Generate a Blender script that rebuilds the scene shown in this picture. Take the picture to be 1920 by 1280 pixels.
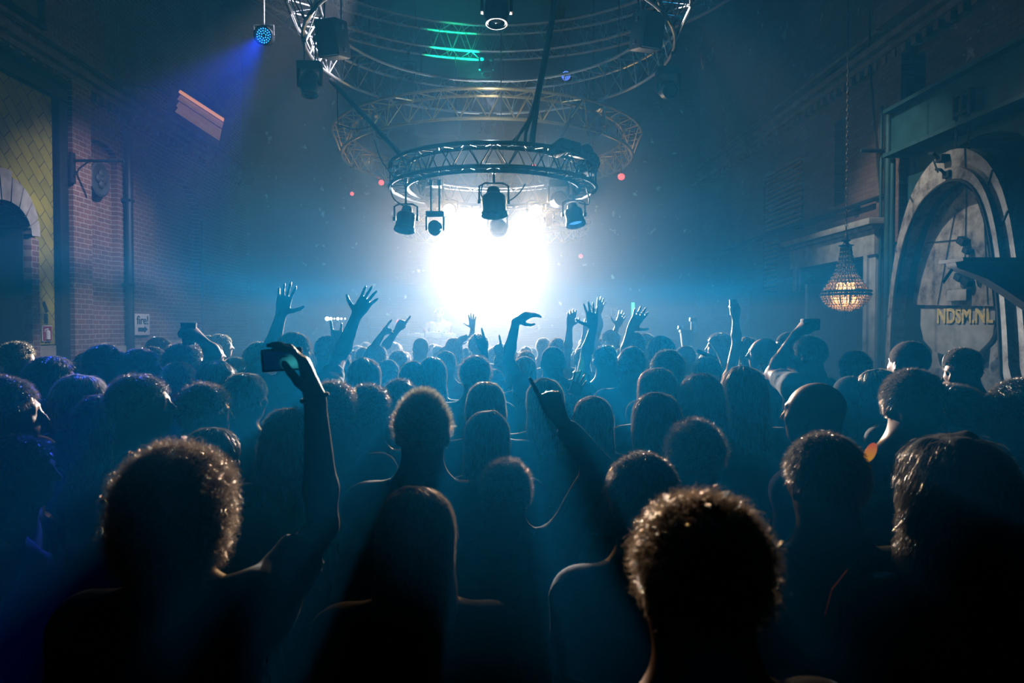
import bpy, bmesh, math, random
import numpy as np
from mathutils import Vector, Matrix, Euler

random.seed(7)
RNG = np.random.default_rng(7)
SC = bpy.context.scene
COL = SC.collection
for _o in list(bpy.data.objects):
    bpy.data.objects.remove(_o)

# ---------------------------------------------------------------- camera
CAM_POS = Vector((0.0, 0.0, 2.0))
YAW, PITCH, FOC = math.radians(1.79), math.radians(1.25), 1280.0
_cd = bpy.data.cameras.new('camera')
_cd.sensor_width = 36.0
_cd.lens = 24.0
_cd.clip_start = 0.05
_cd.clip_end = 200
_cd.dof.use_dof = True
_cd.dof.focus_distance = 5.0
_cd.dof.aperture_fstop = 4.5
CAM = bpy.data.objects.new('camera', _cd)
CAM.location = CAM_POS
CAM.rotation_euler = (math.pi / 2 - PITCH, 0, -YAW)
COL.objects.link(CAM)
SC.camera = CAM
_CM = Euler(CAM.rotation_euler).to_matrix()


def ray(px, py):
    return (_CM @ Vector(((px - 960) / FOC, (640 - py) / FOC, -1.0)))


def P(px, py, Y):
    """World point at world depth Y seen at pixel px, py."""
    r = ray(px, py)
    return CAM_POS + r * (Y / r.y)


def PX(px, py, X):
    """World point on the plane x = X seen at pixel px, py."""
    r = ray(px, py)
    return CAM_POS + r * (X / r.x)


# ---------------------------------------------------------------- view, world
SC.view_settings.view_transform = 'Standard'
SC.view_settings.look = 'None'
SC.view_settings.exposure = 0.0
SC.view_settings.gamma = 1.0
SC.view_settings.use_curve_mapping = False
SC.cycles.use_denoising = True
SC.cycles.max_bounces = 5
SC.cycles.diffuse_bounces = 0
SC.cycles.glossy_bounces = 0
SC.cycles.transmission_bounces = 3
SC.cycles.transparent_max_bounces = 20
SC.cycles.volume_bounces = 0
SC.cycles.sample_clamp_indirect = 3
SC.cycles.caustics_reflective = False
SC.cycles.caustics_refractive = False

_w = bpy.data.worlds.new('world')
_w.use_nodes = True
SC.world = _w
_w.node_tree.nodes['Background'].inputs[0].default_value = (0.0, 0.25, 0.7, 1)
_w.node_tree.nodes['Background'].inputs[1].default_value = 0.005


def lamp(name, kind, loc, energy, color, target=None, size=0.05, angle=None, blend=0.5):
    d = bpy.data.lights.new(name, kind)
    d.energy = energy
    d.color = color
    if kind in ('POINT', 'SPOT'):
        d.shadow_soft_size = size
    if kind == 'SPOT':
        d.spot_size = math.radians(angle)
        d.spot_blend = blend
    if kind == 'AREA':
        d.shape = 'DISK'
        d.size = size
    o = bpy.data.objects.new(name, d)
    o.location = loc
    if target is not None:
        o.rotation_euler = (Vector(target) - Vector(loc)).to_track_quat('-Z', 'Y').to_euler()
    COL.objects.link(o)
    return o


MAIN = P(915, 490, 13.4)
WARM_A = P(842, 394, 11.0)
WARM_B = P(1004, 395, 11.0)
BLUE_PAR = P(495, 67, 9.5)
# the blinding stage lamp behind the performer, aimed at the room
lamp('stage_lamp_light', 'SPOT', MAIN + Vector((0, -0.12, 0)), 13000, (1.0, 0.92, 0.86), target=(0.2, 0, 1.2), size=0.16, angle=96, blend=1.0)
lamp('blue_haze_fill', 'SPOT', MAIN + Vector((0, -0.14, 0)), 950, (0.0, 0.46, 1.0), target=(0.1, 0, -2.6), size=0.2, angle=112, blend=1.0)  # blue fill added to tint the outer haze, not a lamp of its own
lamp('side_light', 'SPOT', (-1.7, 9.3, 7.3), 1700, (0.95, 0.85, 1.0), target=(-7, 12.7, 1.2), size=0.06, angle=56, blend=0.7)
lamp('side_light', 'SPOT', (2.4, 9.2, 6.9), 640, (1.0, 0.93, 0.85), target=(6, 9.8, 2.6), size=0.06, angle=52, blend=0.7)
lamp('warm_lamp_light', 'SPOT', WARM_A + Vector((0, -0.1, -0.03)), 650, (1.0, 0.66, 0.34), target=(-1.0, 0, 1.0), size=0.06, angle=80, blend=0.8)
lamp('warm_lamp_light', 'SPOT', WARM_B + Vector((0, -0.1, -0.03)), 650, (1.0, 0.68, 0.36), target=(1.2, 0, 1.0), size=0.06, angle=80, blend=0.8)
lamp('blue_par_light', 'SPOT', BLUE_PAR + Vector((0, -0.05, -0.06)), 6500, (0.03, 0.08, 1.0), target=(-2.1, 2.9, 1.8), size=0.08, angle=14, blend=0.6)
# teal fills added above the frame for ambient tint, no fixtures built
lamp('teal_fill_light', 'SPOT', (-3.6, 11.0, 9.4), 60, (0.02, 0.42, 1.0), target=(-2.0, 5, 1.2), size=0.3, angle=70, blend=1.0)
lamp('teal_fill_light', 'SPOT', (3.6, 11.0, 9.4), 60, (0.02, 0.42, 1.0), target=(1.6, 5, 1.2), size=0.3, angle=70, blend=1.0)
lamp('green_shirt_fill', 'SPOT', (0.45, 7.35, 5.6), 420, (0.1, 1.0, 0.55), target=(0.9, 4.95, 1.45), size=0.04, angle=9, blend=0.5)  # added to light the green shirt from above, no fixture there
lamp('truss_fill_light', 'POINT', (0.0, 9.9, 5.25), 26, (0.82, 0.95, 1.0), size=0.05)  # unseen point added to brighten the ring chords
lamp('performer_fill', 'SPOT', (-0.5, 11.2, 3.9), 130, (1.0, 0.95, 0.9), target=(-1.0, 12.9, 1.9), size=0.05, angle=44, blend=0.6)  # added to lift the performer out of the glow
lamp('gold_truss_fill', 'POINT', (2.1, 13.0, 5.1), 16, (1.0, 0.62, 0.22), size=0.05)  # warm fills added to gild the hazy ring, no such lamps hang there
lamp('gold_truss_fill', 'POINT', (-2.3, 13.0, 5.1), 9, (1.0, 0.62, 0.22), size=0.05)
lamp('green_wash_light', 'SPOT', (-0.4, 12.0, 6.6), 420, (0.0, 1.0, 0.42), target=P(850, 92, 13.9), size=0.05, angle=30, blend=0.8)
lamp('green_wash_light', 'SPOT', (-0.3, 14.5, 6.9), 260, (0.0, 0.9, 0.62), target=(-0.4, 7.0, 10.4), size=0.2, angle=70, blend=1.0)


# ---------------------------------------------------------------- materials
_mats = {}


def mat(name, col, rough=0.7, metal=0.0, var=0.15, scale=8.0, bump=0.0, emis=None, estr=0.0, trans=0.0, alpha=1.0, spec=0.5):
    if name in _mats:
        return _mats[name]
    m = bpy.data.materials.new(name)
    m.use_nodes = True
    nt = m.node_tree
    b = nt.nodes['Principled BSDF']
    b.inputs['Roughness'].default_value = rough
    b.inputs['Metallic'].default_value = metal
    b.inputs['Specular IOR Level'].default_value = spec
    if trans:
        b.inputs['Transmission Weight'].default_value = trans
    if alpha < 1:
        b.inputs['Alpha'].default_value = alpha
    if var or bump:
        tc = nt.nodes.new('ShaderNodeTexCoord')
        nz = nt.nodes.new('ShaderNodeTexNoise')
        nz.inputs['Scale'].default_value = scale
        nz.inputs['Detail'].default_value = 4
        nt.links.new(tc.outputs['Object'], nz.inputs['Vector'])
    if var:
        rp = nt.nodes.new('ShaderNodeValToRGB')
        rp.color_ramp.elements[0].position = 0.3
        rp.color_ramp.elements[1].position = 0.7
        rp.color_ramp.elements[0].color = tuple(max(0, c * (1 - var)) for c in col[:3]) + (1,)
        rp.color_ramp.elements[1].color = tuple(min(1, c * (1 + var)) for c in col[:3]) + (1,)
        nt.links.new(nz.outputs['Fac'], rp.inputs['Fac'])
        nt.links.new(rp.outputs['Color'], b.inputs['Base Color'])
    else:
        b.inputs['Base Color'].default_value = tuple(col[:3]) + (1,)
    if bump:
        bp = nt.nodes.new('ShaderNodeBump')
        bp.inputs['Strength'].default_value = bump
        bp.inputs['Distance'].default_value = 0.02
        nt.links.new(nz.outputs['Fac'], bp.inputs['Height'])
        nt.links.new(bp.outputs['Normal'], b.inputs['Normal'])
    if emis:
        b.inputs['Emission Color'].default_value = tuple(emis) + (1,)
        b.inputs['Emission Strength'].default_value = estr
    _mats[name] = m
    return m


def hair_mat(name, col):
    """strand material: thin hair that lets light through"""
    if name in _mats:
        return _mats[name]
    m = bpy.data.materials.new(name)
    m.use_nodes = True
    nt = m.node_tree
    nt.nodes.clear()
    out = nt.nodes.new('ShaderNodeOutputMaterial')
    d = nt.nodes.new('ShaderNodeBsdfDiffuse')
    t = nt.nodes.new('ShaderNodeBsdfTranslucent')
    g = nt.nodes.new('ShaderNodeBsdfGlossy')
    g.inputs['Roughness'].default_value = 0.34
    tc = nt.nodes.new('ShaderNodeTexCoord')
    nz = nt.nodes.new('ShaderNodeTexNoise')
    nz.inputs['Scale'].default_value = 60
    nt.links.new(tc.outputs['Object'], nz.inputs['Vector'])
    rp = nt.nodes.new('ShaderNodeValToRGB')
    k_ = .62 + 2.0 * sum(col) / 3
    lit = [min(1, c * 1.3 + e * k_) for c, e in zip(col, (.30, .24, .18))]  # strand colour lifted to paint in the backlit rim
    rp.color_ramp.elements[0].color = tuple(c * 0.6 for c in lit) + (1,)
    rp.color_ramp.elements[1].color = tuple(min(1, c * 1.3) for c in lit) + (1,)
    nt.links.new(nz.outputs['Fac'], rp.inputs['Fac'])
    nt.links.new(rp.outputs['Color'], t.inputs['Color'])
    d.inputs['Color'].default_value = tuple(col) + (1,)
    g.inputs['Color'].default_value = (min(1, col[0] + .55), min(1, col[1] + .5), min(1, col[2] + .45), 1)
    m1 = nt.nodes.new('ShaderNodeMixShader'); m1.inputs[0].default_value = 0.5
    m2 = nt.nodes.new('ShaderNodeMixShader'); m2.inputs[0].default_value = 0.5
    nt.links.new(d.outputs[0], m1.inputs[1]); nt.links.new(t.outputs[0], m1.inputs[2])
    nt.links.new(m1.outputs[0], m2.inputs[1]); nt.links.new(g.outputs[0], m2.inputs[2])
    nt.links.new(m2.outputs[0], out.inputs['Surface'])
    _mats[name] = m
    return m


def brick_mat(name, c1, c2, mortar, axis='YZ', sx=0.22, sz=0.075, mort=0.008, rough=0.85, stain=0.5):
    m = bpy.data.materials.new(name)
    m.use_nodes = True
    nt = m.node_tree
    N = nt.nodes.new
    L = nt.links.new
    b = nt.nodes['Principled BSDF']
    b.inputs['Roughness'].default_value = rough
    tc = N('ShaderNodeTexCoord')
    sp = N('ShaderNodeSeparateXYZ'); L(tc.outputs['Object'], sp.inputs[0])
    cb = N('ShaderNodeCombineXYZ')
    L(sp.outputs[1 if axis == 'YZ' else 0], cb.inputs[0]); L(sp.outputs[2], cb.inputs[1])
    br = N('ShaderNodeTexBrick')
    br.inputs['Scale'].default_value = 1.0
    br.inputs['Brick Width'].default_value = sx
    br.inputs['Row Height'].default_value = sz
    br.inputs['Mortar Size'].default_value = mort
    br.inputs['Mortar Smooth'].default_value = 0.2
    br.inputs['Color1'].default_value = tuple(c1) + (1,)
    br.inputs['Color2'].default_value = tuple(c2) + (1,)
    br.inputs['Mortar'].default_value = tuple(mortar) + (1,)
    L(cb.outputs[0], br.inputs['Vector'])
    nz = N('ShaderNodeTexNoise'); nz.inputs['Scale'].default_value = 0.9; nz.inputs['Detail'].default_value = 6
    L(tc.outputs['Object'], nz.inputs['Vector'])
    rp = N('ShaderNodeValToRGB')
    rp.color_ramp.elements[0].position = 0.35; rp.color_ramp.elements[0].color = (0.45, 0.45, 0.47, 1)
    rp.color_ramp.elements[1].position = 0.68; rp.color_ramp.elements[1].color = (1.25, 1.2, 1.15, 1)
    L(nz.outputs['Fac'], rp.inputs['Fac'])
    mx = N('ShaderNodeMix'); mx.data_type = 'RGBA'; mx.blend_type = 'MULTIPLY'
    mx.inputs[0].default_value = stain
    L(br.outputs['Color'], mx.inputs[6]); L(rp.outputs['Color'], mx.inputs[7])
    # pale patches of salt and old plaster
    n2 = N('ShaderNodeTexNoise'); n2.inputs['Scale'].default_value = 4.0; n2.inputs['Detail'].default_value = 8
    L(tc.outputs['Object'], n2.inputs['Vector'])
    r2 = N('ShaderNodeValToRGB')
    r2.color_ramp.elements[0].position = 0.66; r2.color_ramp.elements[0].color = (0, 0, 0, 1)
    r2.color_ramp.elements[1].position = 0.74; r2.color_ramp.elements[1].color = (.7, .7, .7, 1)
    L(n2.outputs['Fac'], r2.inputs['Fac'])
    m3 = N('ShaderNodeMix'); m3.data_type = 'RGBA'
    L(r2.outputs['Color'], m3.inputs[0]); L(mx.outputs[2], m3.inputs[6])
    m3.inputs[7].default_value = (0.42, 0.38, 0.33, 1)
    L(m3.outputs[2], b.inputs['Base Color'])
    bp = N('ShaderNodeBump'); bp.inputs['Strength'].default_value = 0.6; bp.inputs['Distance'].default_value = 0.01; bp.invert = True
    L(br.outputs['Fac'], bp.inputs['Height']); L(bp.outputs[0], b.inputs['Normal'])
    _mats[name] = m
    return m


# ---------------------------------------------------------------- mesh helpers
def link(name, me, m=None, parent=None, kind=None):
    o = bpy.data.objects.new(name, me)
    if m is not None and not me.materials:
        me.materials.append(m)
    COL.objects.link(o)
    if parent is not None:
        o.parent = parent
    if kind:
        o['kind'] = kind
    return o


def empty(name, loc, label, cat, group=None, rz=0.0):
    o = bpy.data.objects.new(name, None)
    o.empty_display_size = 0.1
    o.location = loc
    o.rotation_euler = (0, 0, rz)
    COL.objects.link(o)
    return tag(o, label, cat, group)


def tag(o, label, cat, group=None):
    o['label'] = label
    o['category'] = cat
    if group:
        o['group'] = group
    return o


def obj(name, bm, m, parent=None, kind=None, smooth=True, origin=None):
    me = bpy.data.meshes.new(name)
    if origin is not None:
        bmesh.ops.translate(bm, verts=bm.verts, vec=-Vector(origin))
    bm.normal_update()
    bm.to_mesh(me)
    bm.free()
    if smooth:
        for p in me.polygons:
            p.use_smooth = True
        try:
            me.set_sharp_from_angle(angle=math.radians(38))
        except Exception:
            pass
    o = link(name, me, m, parent, kind)
    if origin is not None:
        o.location = origin
    return o


def bx(bm, c, s, rot=None, bev=0.0):
    """box with centre c, full size s"""
    r = bmesh.ops.create_cube(bm, size=1.0)
    M = Matrix.Translation(Vector(c)) @ (rot.to_4x4() if rot is not None else Matrix()) @ Matrix.Diagonal((s[0], s[1], s[2], 1))
    bmesh.ops.transform(bm, matrix=M, verts=r['verts'])
    if bev:
        es = list({e for v in r['verts'] for e in v.link_edges})
        bmesh.ops.bevel(bm, geom=es, offset=bev, segments=2, affect='EDGES', profile=0.6)
    return bm


def tube(bm, pts, r, n=8, closed=False, caps=True):
    """tube along pts; r is a number or a list"""
    pts = [Vector(p) for p in pts]
    k = len(pts)
    rs = r if isinstance(r, (list, tuple)) else [r] * k
    rings = []
    up = None
    for i, p in enumerate(pts):
        if closed:
            t = (pts[(i + 1) % k] - pts[i - 1]).normalized()
        else:
            t = (pts[min(i + 1, k - 1)] - pts[max(i - 1, 0)]).normalized()
        if up is None:
            a = Vector((0, 0, 1)) if abs(t.z) < 0.9 else Vector((1, 0, 0))
            up = (a - t * a.dot(t)).normalized()
        else:
            up = (up - t * up.dot(t))
            up = up.normalized() if up.length > 1e-6 else t.orthogonal().normalized()
        s = t.cross(up)
        rings.append([bm.verts.new(p + (up * math.cos(2 * math.pi * j / n) + s * math.sin(2 * math.pi * j / n)) * rs[i]) for j in range(n)])
    m = k if closed else k - 1
    for i in range(m):
        a, b = rings[i], rings[(i + 1) % k]
        for j in range(n):
            bm.faces.new((a[j], a[(j + 1) % n], b[(j + 1) % n], b[j]))
    if caps and not closed:
        bm.faces.new(rings[0][::-1])
        bm.faces.new(rings[-1])
    return bm


def lathe(bm, prof, n=24, M=None, caps=True):
    """prof: list of (r, z) turned about z"""
    M = M or Matrix()
    rings = []
    for r, z in prof:
        rings.append([bm.verts.new(M @ Vector((r * math.cos(2 * math.pi * j / n), r * math.sin(2 * math.pi * j / n), z))) for j in range(n)])
    for a, b in zip(rings, rings[1:]):
        for j in range(n):
            bm.faces.new((a[j], a[(j + 1) % n], b[(j + 1) % n], b[j]))
    if caps:
        if prof[0][0] > 1e-5:
            bm.faces.new(rings[0][::-1])
        if prof[-1][0] > 1e-5:
            bm.faces.new(rings[-1])
    return bm


def poly_mesh(loops, depth, M):
    """flat outline loops (holes allowed) given depth: returns a mesh, local xy -> M"""
    cu = bpy.data.curves.new('tmp', 'CURVE')
    cu.dimensions = '2D'
    cu.fill_mode = 'BOTH'
    cu.extrude = depth / 2
    for lp in loops:
        s = cu.splines.new('POLY')
        s.points.add(len(lp) - 1)
        for i, p in enumerate(lp):
            s.points[i].co = (p[0], p[1], 0, 1)
        s.use_cyclic_u = True
    o = bpy.data.objects.new('tmp', cu)
    me = bpy.data.meshes.new_from_object(o)
    me.transform(M)
    bpy.data.objects.remove(o)
    bpy.data.curves.remove(cu)
    return me


def text_mesh(body, size, depth, M, off=0.03):
    cu = bpy.data.curves.new('tmp', 'FONT')
    cu.body = body
    cu.size = size
    cu.extrude = depth / 2
    cu.align_x = 'CENTER'
    cu.offset = size * off
    cu.align_y = 'CENTER'
    o = bpy.data.objects.new('tmp', cu)
    COL.objects.link(o)
    me = bpy.data.meshes.new_from_object(o)
    me.transform(M)
    bpy.data.objects.remove(o)
    bpy.data.curves.remove(cu)
    return me


def arch_loop(y0, y1, z0, zs, rise, n=14):
    """outline of an arched opening in (y, z)"""
    pts = [(y0, z0), (y0, zs)]
    for i in range(1, n):
        a = math.pi * (1 - i / n)
        pts.append(((y0 + y1) / 2 + (y1 - y0) / 2 * math.cos(a), zs + rise * math.sin(a)))
    pts += [(y1, zs), (y1, z0)]
    return pts


# local (x, y, thickness) -> wall planes
M_YZ = Matrix(((0, 0, 1, 0), (1, 0, 0, 0), (0, 1, 0, 0), (0, 0, 0, 1)))   # x->Y, y->Z, z->X
M_XZ = Matrix(((1, 0, 0, 0), (0, 0, -1, 0), (0, 1, 0, 0), (0, 0, 0, 1)))  # x->X, y->Z, z->-Y
# ================================================================ the hall
XL, XR, YB, ZC = -7.0, 6.0, 19.9, 10.6
M_BRICK = brick_mat('old_brick', (0.24, 0.125, 0.10), (0.17, 0.095, 0.08), (0.40, 0.36, 0.32), sz=0.085, mort=0.008)
M_BRICK_R = brick_mat('old_brick_other', (0.20, 0.12, 0.09), (0.14, 0.09, 0.07), (0.12, 0.09, 0.08))
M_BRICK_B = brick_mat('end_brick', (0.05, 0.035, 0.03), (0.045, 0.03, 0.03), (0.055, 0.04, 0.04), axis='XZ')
M_DARKSTEEL = mat('dark_steel', (0.03, 0.045, 0.055), 0.5, 0.6)
M_STONE = mat('pale_stone', (0.36, 0.36, 0.33), 0.85, var=0.3, scale=5, bump=0.3)
M_TEALPAINT = mat('teal_painted_steel', (0.015, 0.075, 0.085), 0.55, 0.2, var=0.35, scale=3)
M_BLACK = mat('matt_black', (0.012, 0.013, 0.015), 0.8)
M_PLASTER = mat('stained_plaster', (0.30, 0.29, 0.24), 0.9, var=0.4, scale=2.5, bump=0.2)
M_FLOOR = mat('dark_concrete', (0.06, 0.06, 0.06), 0.8, var=0.3, scale=1.5)

bm = bmesh.new(); bx(bm, ((XL + XR) / 2, 9, -0.1), (XR - XL + 1.2, 25, 0.2)); obj('floor', bm, M_FLOOR, kind='structure', smooth=False)
bm = bmesh.new(); bx(bm, ((XL + XR) / 2, 9, ZC + 0.1), (XR - XL + 1.2, 25, 0.2)); obj('ceiling', bm, mat('roof_boards', (0.05, 0.05, 0.05), 0.9), kind='structure', smooth=False)
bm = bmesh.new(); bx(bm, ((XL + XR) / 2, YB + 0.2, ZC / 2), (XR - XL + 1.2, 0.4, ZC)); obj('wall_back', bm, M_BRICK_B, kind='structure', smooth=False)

# wall with an arched doorway; blind arches are cut as shallow recesses by layering two skins
rectL = [(-3, 0), (YB, 0), (YB, ZC), (-3, ZC)]
door_loop = arch_loop(9.43, 10.46, 0, 3.35, 0.42)
blindL = arch_loop(14.5, 16.7, 0.02, 4.3, 1.05)
blindL2 = arch_loop(12.05, 13.1, 1.7, 5.1, 0.22)
me = poly_mesh([rectL, door_loop], 0.4, Matrix.Translation((XL - 0.32, 0, 0)) @ M_YZ)
link('wall_left', me, M_BRICK, kind='structure')
me = poly_mesh([[(-3, 0), (YB, 0), (YB, 6.15), (-3, 6.15)], door_loop, blindL, blindL2], 0.12, Matrix.Translation((XL - 0.06, 0, 0)) @ M_YZ)
link('trim_1', me, M_BRICK, kind='structure')
slotR = [(11.45, 4.1), (11.8, 4.1), (11.8, 5.55), (11.45, 5.55)]
darkR = [(9.5, 5.12), (9.82, 5.12), (9.82, 5.9), (9.5, 5.9)]
nicheR = arch_loop(6.9, 9.72, 0.0, 3.0, 1.36)  # cut wider than the recess, the hole stands in for shadowed wall
portalR = [(10.5, 0), (12.7, 0), (12.7, 3.08), (10.5, 3.08)]
me = poly_mesh([[(-3, 0), (YB, 0), (YB, ZC), (-3, ZC)], slotR, darkR, nicheR, portalR], 0.5, Matrix.Translation((XR + 0.37, 0, 0)) @ M_YZ)
link('wall_right', me, M_BRICK_R, kind='structure')
blindR = arch_loop(12.95, 14.9, 3.98, 4.9, 0.75)
me = poly_mesh([[(9.75, 0), (YB, 0), (YB, 6.15), (9.75, 6.15)], slotR, portalR, blindR, [(14.15, 0.9), (14.9, 0.9), (14.9, 3.85), (14.15, 3.85)]], 0.12, Matrix.Translation((XR + 0.06, 0, 0)) @ M_YZ)
link('trim_2', me, M_BRICK_R, kind='structure')
# black sheets that paint the darkness behind the openings
bm = bmesh.new(); bx(bm, (XR + 0.9, 9.9, 3), (0.1, 7, 6.2)); bx(bm, (XL - 0.95, 9.95, 2.2), (0.1, 2.0, 4.6)); obj('wall_dark_sheet', bm, M_BLACK, kind='structure', smooth=False)

# cornices
M_TRIM = mat('weathered_cornice', (0.20, 0.15, 0.12), 0.85, var=0.3, scale=4)
for i, (X, s) in enumerate(((XL, 1), (XR, -1))):
    bm = bmesh.new()
    bx(bm, (X + s * 0.11, 8.4, 6.22), (0.22, 22.9, 0.10))
    bx(bm, (X + s * 0.07, 8.4, 6.10), (0.14, 22.9, 0.09))
    bx(bm, (X + s * 0.05, 8.4, 6.52), (0.10, 22.9, 0.06))
    y = 8.0
    while y < 19.5:
        bx(bm, (X + s * 0.05, y, 6.0), (0.10, 0.1, 0.12)); y += 0.24
    obj('trim_%d' % (3 + i), bm, M_TRIM, kind='structure', smooth=False)

# ---- wall by the tiled panel
def tile_mat():
    m = bpy.data.materials.new('olive_tiles'); m.use_nodes = True
    nt = m.node_tree; N = nt.nodes.new; L = nt.links.new
    b = nt.nodes['Principled BSDF']; b.inputs['Roughness'].default_value = 0.45
    tc = N('ShaderNodeTexCoord'); sp = N('ShaderNodeSeparateXYZ'); L(tc.outputs['Object'], sp.inputs[0])
    cb = N('ShaderNodeCombineXYZ'); L(sp.outputs[1], cb.inputs[0]); L(sp.outputs[2], cb.inputs[1])
    mp = N('ShaderNodeMapping'); mp.inputs['Rotation'].default_value = (0, 0, math.radians(45)); L(cb.outputs[0], mp.inputs['Vector'])
    br = N('ShaderNodeTexBrick'); br.offset = 0.5; br.inputs['Scale'].default_value = 1
    br.inputs['Brick Width'].default_value = 0.36; br.inputs['Row Height'].default_value = 0.18; br.inputs['Mortar Size'].default_value = 0.006
    br.inputs['Color1'].default_value = (0.50, 0.46, 0.05, 1); br.inputs['Color2'].default_value = (0.38, 0.37, 0.045, 1); br.inputs['Mortar'].default_value = (0.10, 0.09, 0.03, 1)
    L(mp.outputs[0], br.inputs['Vector'])
    nz = N('ShaderNodeTexNoise'); nz.inputs['Scale'].default_value = 2.2; nz.inputs['Detail'].default_value = 6; L(tc.outputs['Object'], nz.inputs['Vector'])
    mx = N('ShaderNodeMix'); mx.data_type = 'RGBA'; mx.blend_type = 'MULTIPLY'; mx.inputs[0].default_value = 0.6
    L(br.outputs['Color'], mx.inputs[6]); L(nz.outputs['Fac'], mx.inputs[7]); L(mx.outputs[2], b.inputs['Base Color'])
    bp = N('ShaderNodeBump'); bp.inputs['Strength'].default_value = 0.5; bp.inputs['Distance'].default_value = 0.01; bp.invert = True
    L(br.outputs['Fac'], bp.inputs['Height']); L(bp.outputs[0], b.inputs['Normal'])
    return m

me = poly_mesh([[(7.5, 1.72), (11.14, 1.72), (11.14, 5.62), (7.5, 5.62)], arch_loop(9.28, 10.70, 1.7, 3.35, 0.62)], 0.03, Matrix.Translation((XL + 0.02, 0, 0)) @ M_YZ)
link('trim_5', me, tile_mat(), kind='structure')
bm = bmesh.new(); bx(bm, (XL + 0.02, 10.9, 0.85), (0.05, 0.5, 1.7)); bx(bm, (XL + 0.03, 12.5, 0.82), (0.05, 2.6, 1.64)); bx(bm, (XL + 0.03, 15.6, 0.85), (0.05, 3.2, 1.7))
obj('baseboard_left', bm, M_PLASTER, kind='structure', smooth=False)
# steel posts and lintel framing the tiled panel
bm = bmesh.new()
bx(bm, (XL + 0.07, 11.26, 2.9), (0.14, 0.2, 5.8), bev=0.01); bx(bm, (XL + 0.04, 11.41, 2.9), (0.1, 0.1, 5.8), bev=0.01)
bx(bm, (XL + 0.08, 9.3, 5.72), (0.18, 4.1, 0.2), bev=0.01); bx(bm, (XL + 0.12, 9.3, 5.9), (0.24, 4.1, 0.06))
obj('trim_6', bm, M_DARKSTEEL, kind='structure')
# brick pier beside the posts
bm = bmesh.new(); bx(bm, (XL + 0.07, 11.74, 3.03), (0.16, 0.52, 6.06)); obj('trim_7', bm, M_BRICK, kind='structure', smooth=False)
# door surround stones
t = empty('stone_arch', (XL, 9.94, 0), 'pale cut-stone arch around the dark doorway in the tiled wall', 'arch')
for i in range(9):
    a0 = math.pi * (i / 9) + 0.02; a1 = math.pi * ((i + 1) / 9) - 0.02
    ro = 1.22 if i != 4 else 1.34
    lp = []
    for k in range(5):
        a = a0 + (a1 - a0) * k / 4; lp.append((0.53 * math.cos(a), 3.35 + 0.44 * math.sin(a)))
    for k in range(5):
        a = a1 + (a0 - a1) * k / 4; lp.append((0.53 * ro * 1.12 * math.cos(a), 3.35 + 0.44 * ro * 1.5 * math.sin(a)))
    me = poly_mesh([lp], 0.14, Matrix.Translation((0.07, 0, 0)) @ M_YZ)
    link('voussoir', me, M_STONE, t)
for s in (-1, 1):
    bm = bmesh.new(); bx(bm, (0.06, s * 0.63, 1.67), (0.12, 0.17, 3.34), bev=0.01); obj('jamb', bm, M_BRICK, t)
# door leaf with upper light inside the doorway
t = empty('door_1', (XL - 0.5, 9.94, 0), 'x', 'x'); del t['label']; del t['category']; t['kind'] = 'structure'
bm = bmesh.new(); bx(bm, (0, 0, 3.28), (0.12, 1.0, 0.14), bev=0.01); bx(bm, (0, 0.1, 1.1), (0.06, 0.9, 2.2)); obj('door_frame', bm, M_DARKSTEEL, t)
bm = bmesh.new(); bx(bm, (0.27, 0.508, 1.75), (0.5, 0.012, 3.4)); bx(bm, (0.27, -0.5, 1.75), (0.5, 0.012, 3.4)); obj('door_dark_sheet', bm, M_BLACK, t)  # black sheets added over the brick reveals to paint the doorway's shade
bm = bmesh.new(); bx(bm, (0.02, -0.2, 2.85), (0.04, 0.55, 0.6), bev=0.01); obj('door_panel', bm, mat('pale_board', (0.22, 0.24, 0.24), 0.7), t)
bm = bmesh.new(); bx(bm, (0.02, -0.2, 2.5), (0.07, 0.6, 0.05)); obj('door_rail', bm, M_STONE, t)

# downpipe and thin conduit
bm = bmesh.new(); tube(bm, [(XL + 0.1, 13.3, 0), (XL + 0.1, 13.3, 5.5), (XL + 0.05, 13.34, 5.75)], 0.075, 12)
for z in (1.2, 2.8, 4.4): bx(bm, (XL + 0.08, 13.3, z), (0.16, 0.2, 0.05))
tag(obj('drainpipe', bm, M_DARKSTEEL), 'thick dark iron downpipe running up the brick wall beside the arrow sign', 'pipe')
bm = bmesh.new(); tube(bm, [(XL + 0.05, 16.72, 0), (XL + 0.05, 16.72, 4.55)], 0.03, 8)
tag(obj('conduit', bm, M_DARKSTEEL), 'thin dark conduit at the far edge of the blind brick arch', 'pipe')

# medallion
c = PX(185, 336, XL)
t = empty('wall_medallion', (XL, c.y, c.z), 'round dark relief medallion with a flower on the brick wall', 'medallion')
Mx = Matrix.Rotation(math.pi / 2, 4, 'Y')
bm = bmesh.new(); lathe(bm, [(0.30, 0), (0.31, 0.03), (0.27, 0.05), (0.25, 0.035), (0.0, 0.035)], 40, Mx); obj('plate', bm, mat('dark_cast_iron', (0.07, 0.09, 0.10), 0.6, 0.3), t)
bm = bmesh.new()
for i in range(4):
    a = i * math.pi / 2
    r = bmesh.ops.create_uvsphere(bm, u_segments=14, v_segments=8, radius=1)
    bmesh.ops.transform(bm, matrix=Matrix.Translation((0.05, 0.095 * math.cos(a), 0.095 * math.sin(a))) @ Matrix.Diagonal((0.035, 0.075, 0.075, 1)), verts=r['verts'])
r = bmesh.ops.create_uvsphere(bm, u_segments=14, v_segments=8, radius=1)
bmesh.ops.transform(bm, matrix=Matrix.Translation((0.06, 0, 0)) @ Matrix.Diagonal((0.035, 0.04, 0.04, 1)), verts=r['verts'])
obj('relief', bm, _mats['dark_cast_iron'], t)
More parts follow.
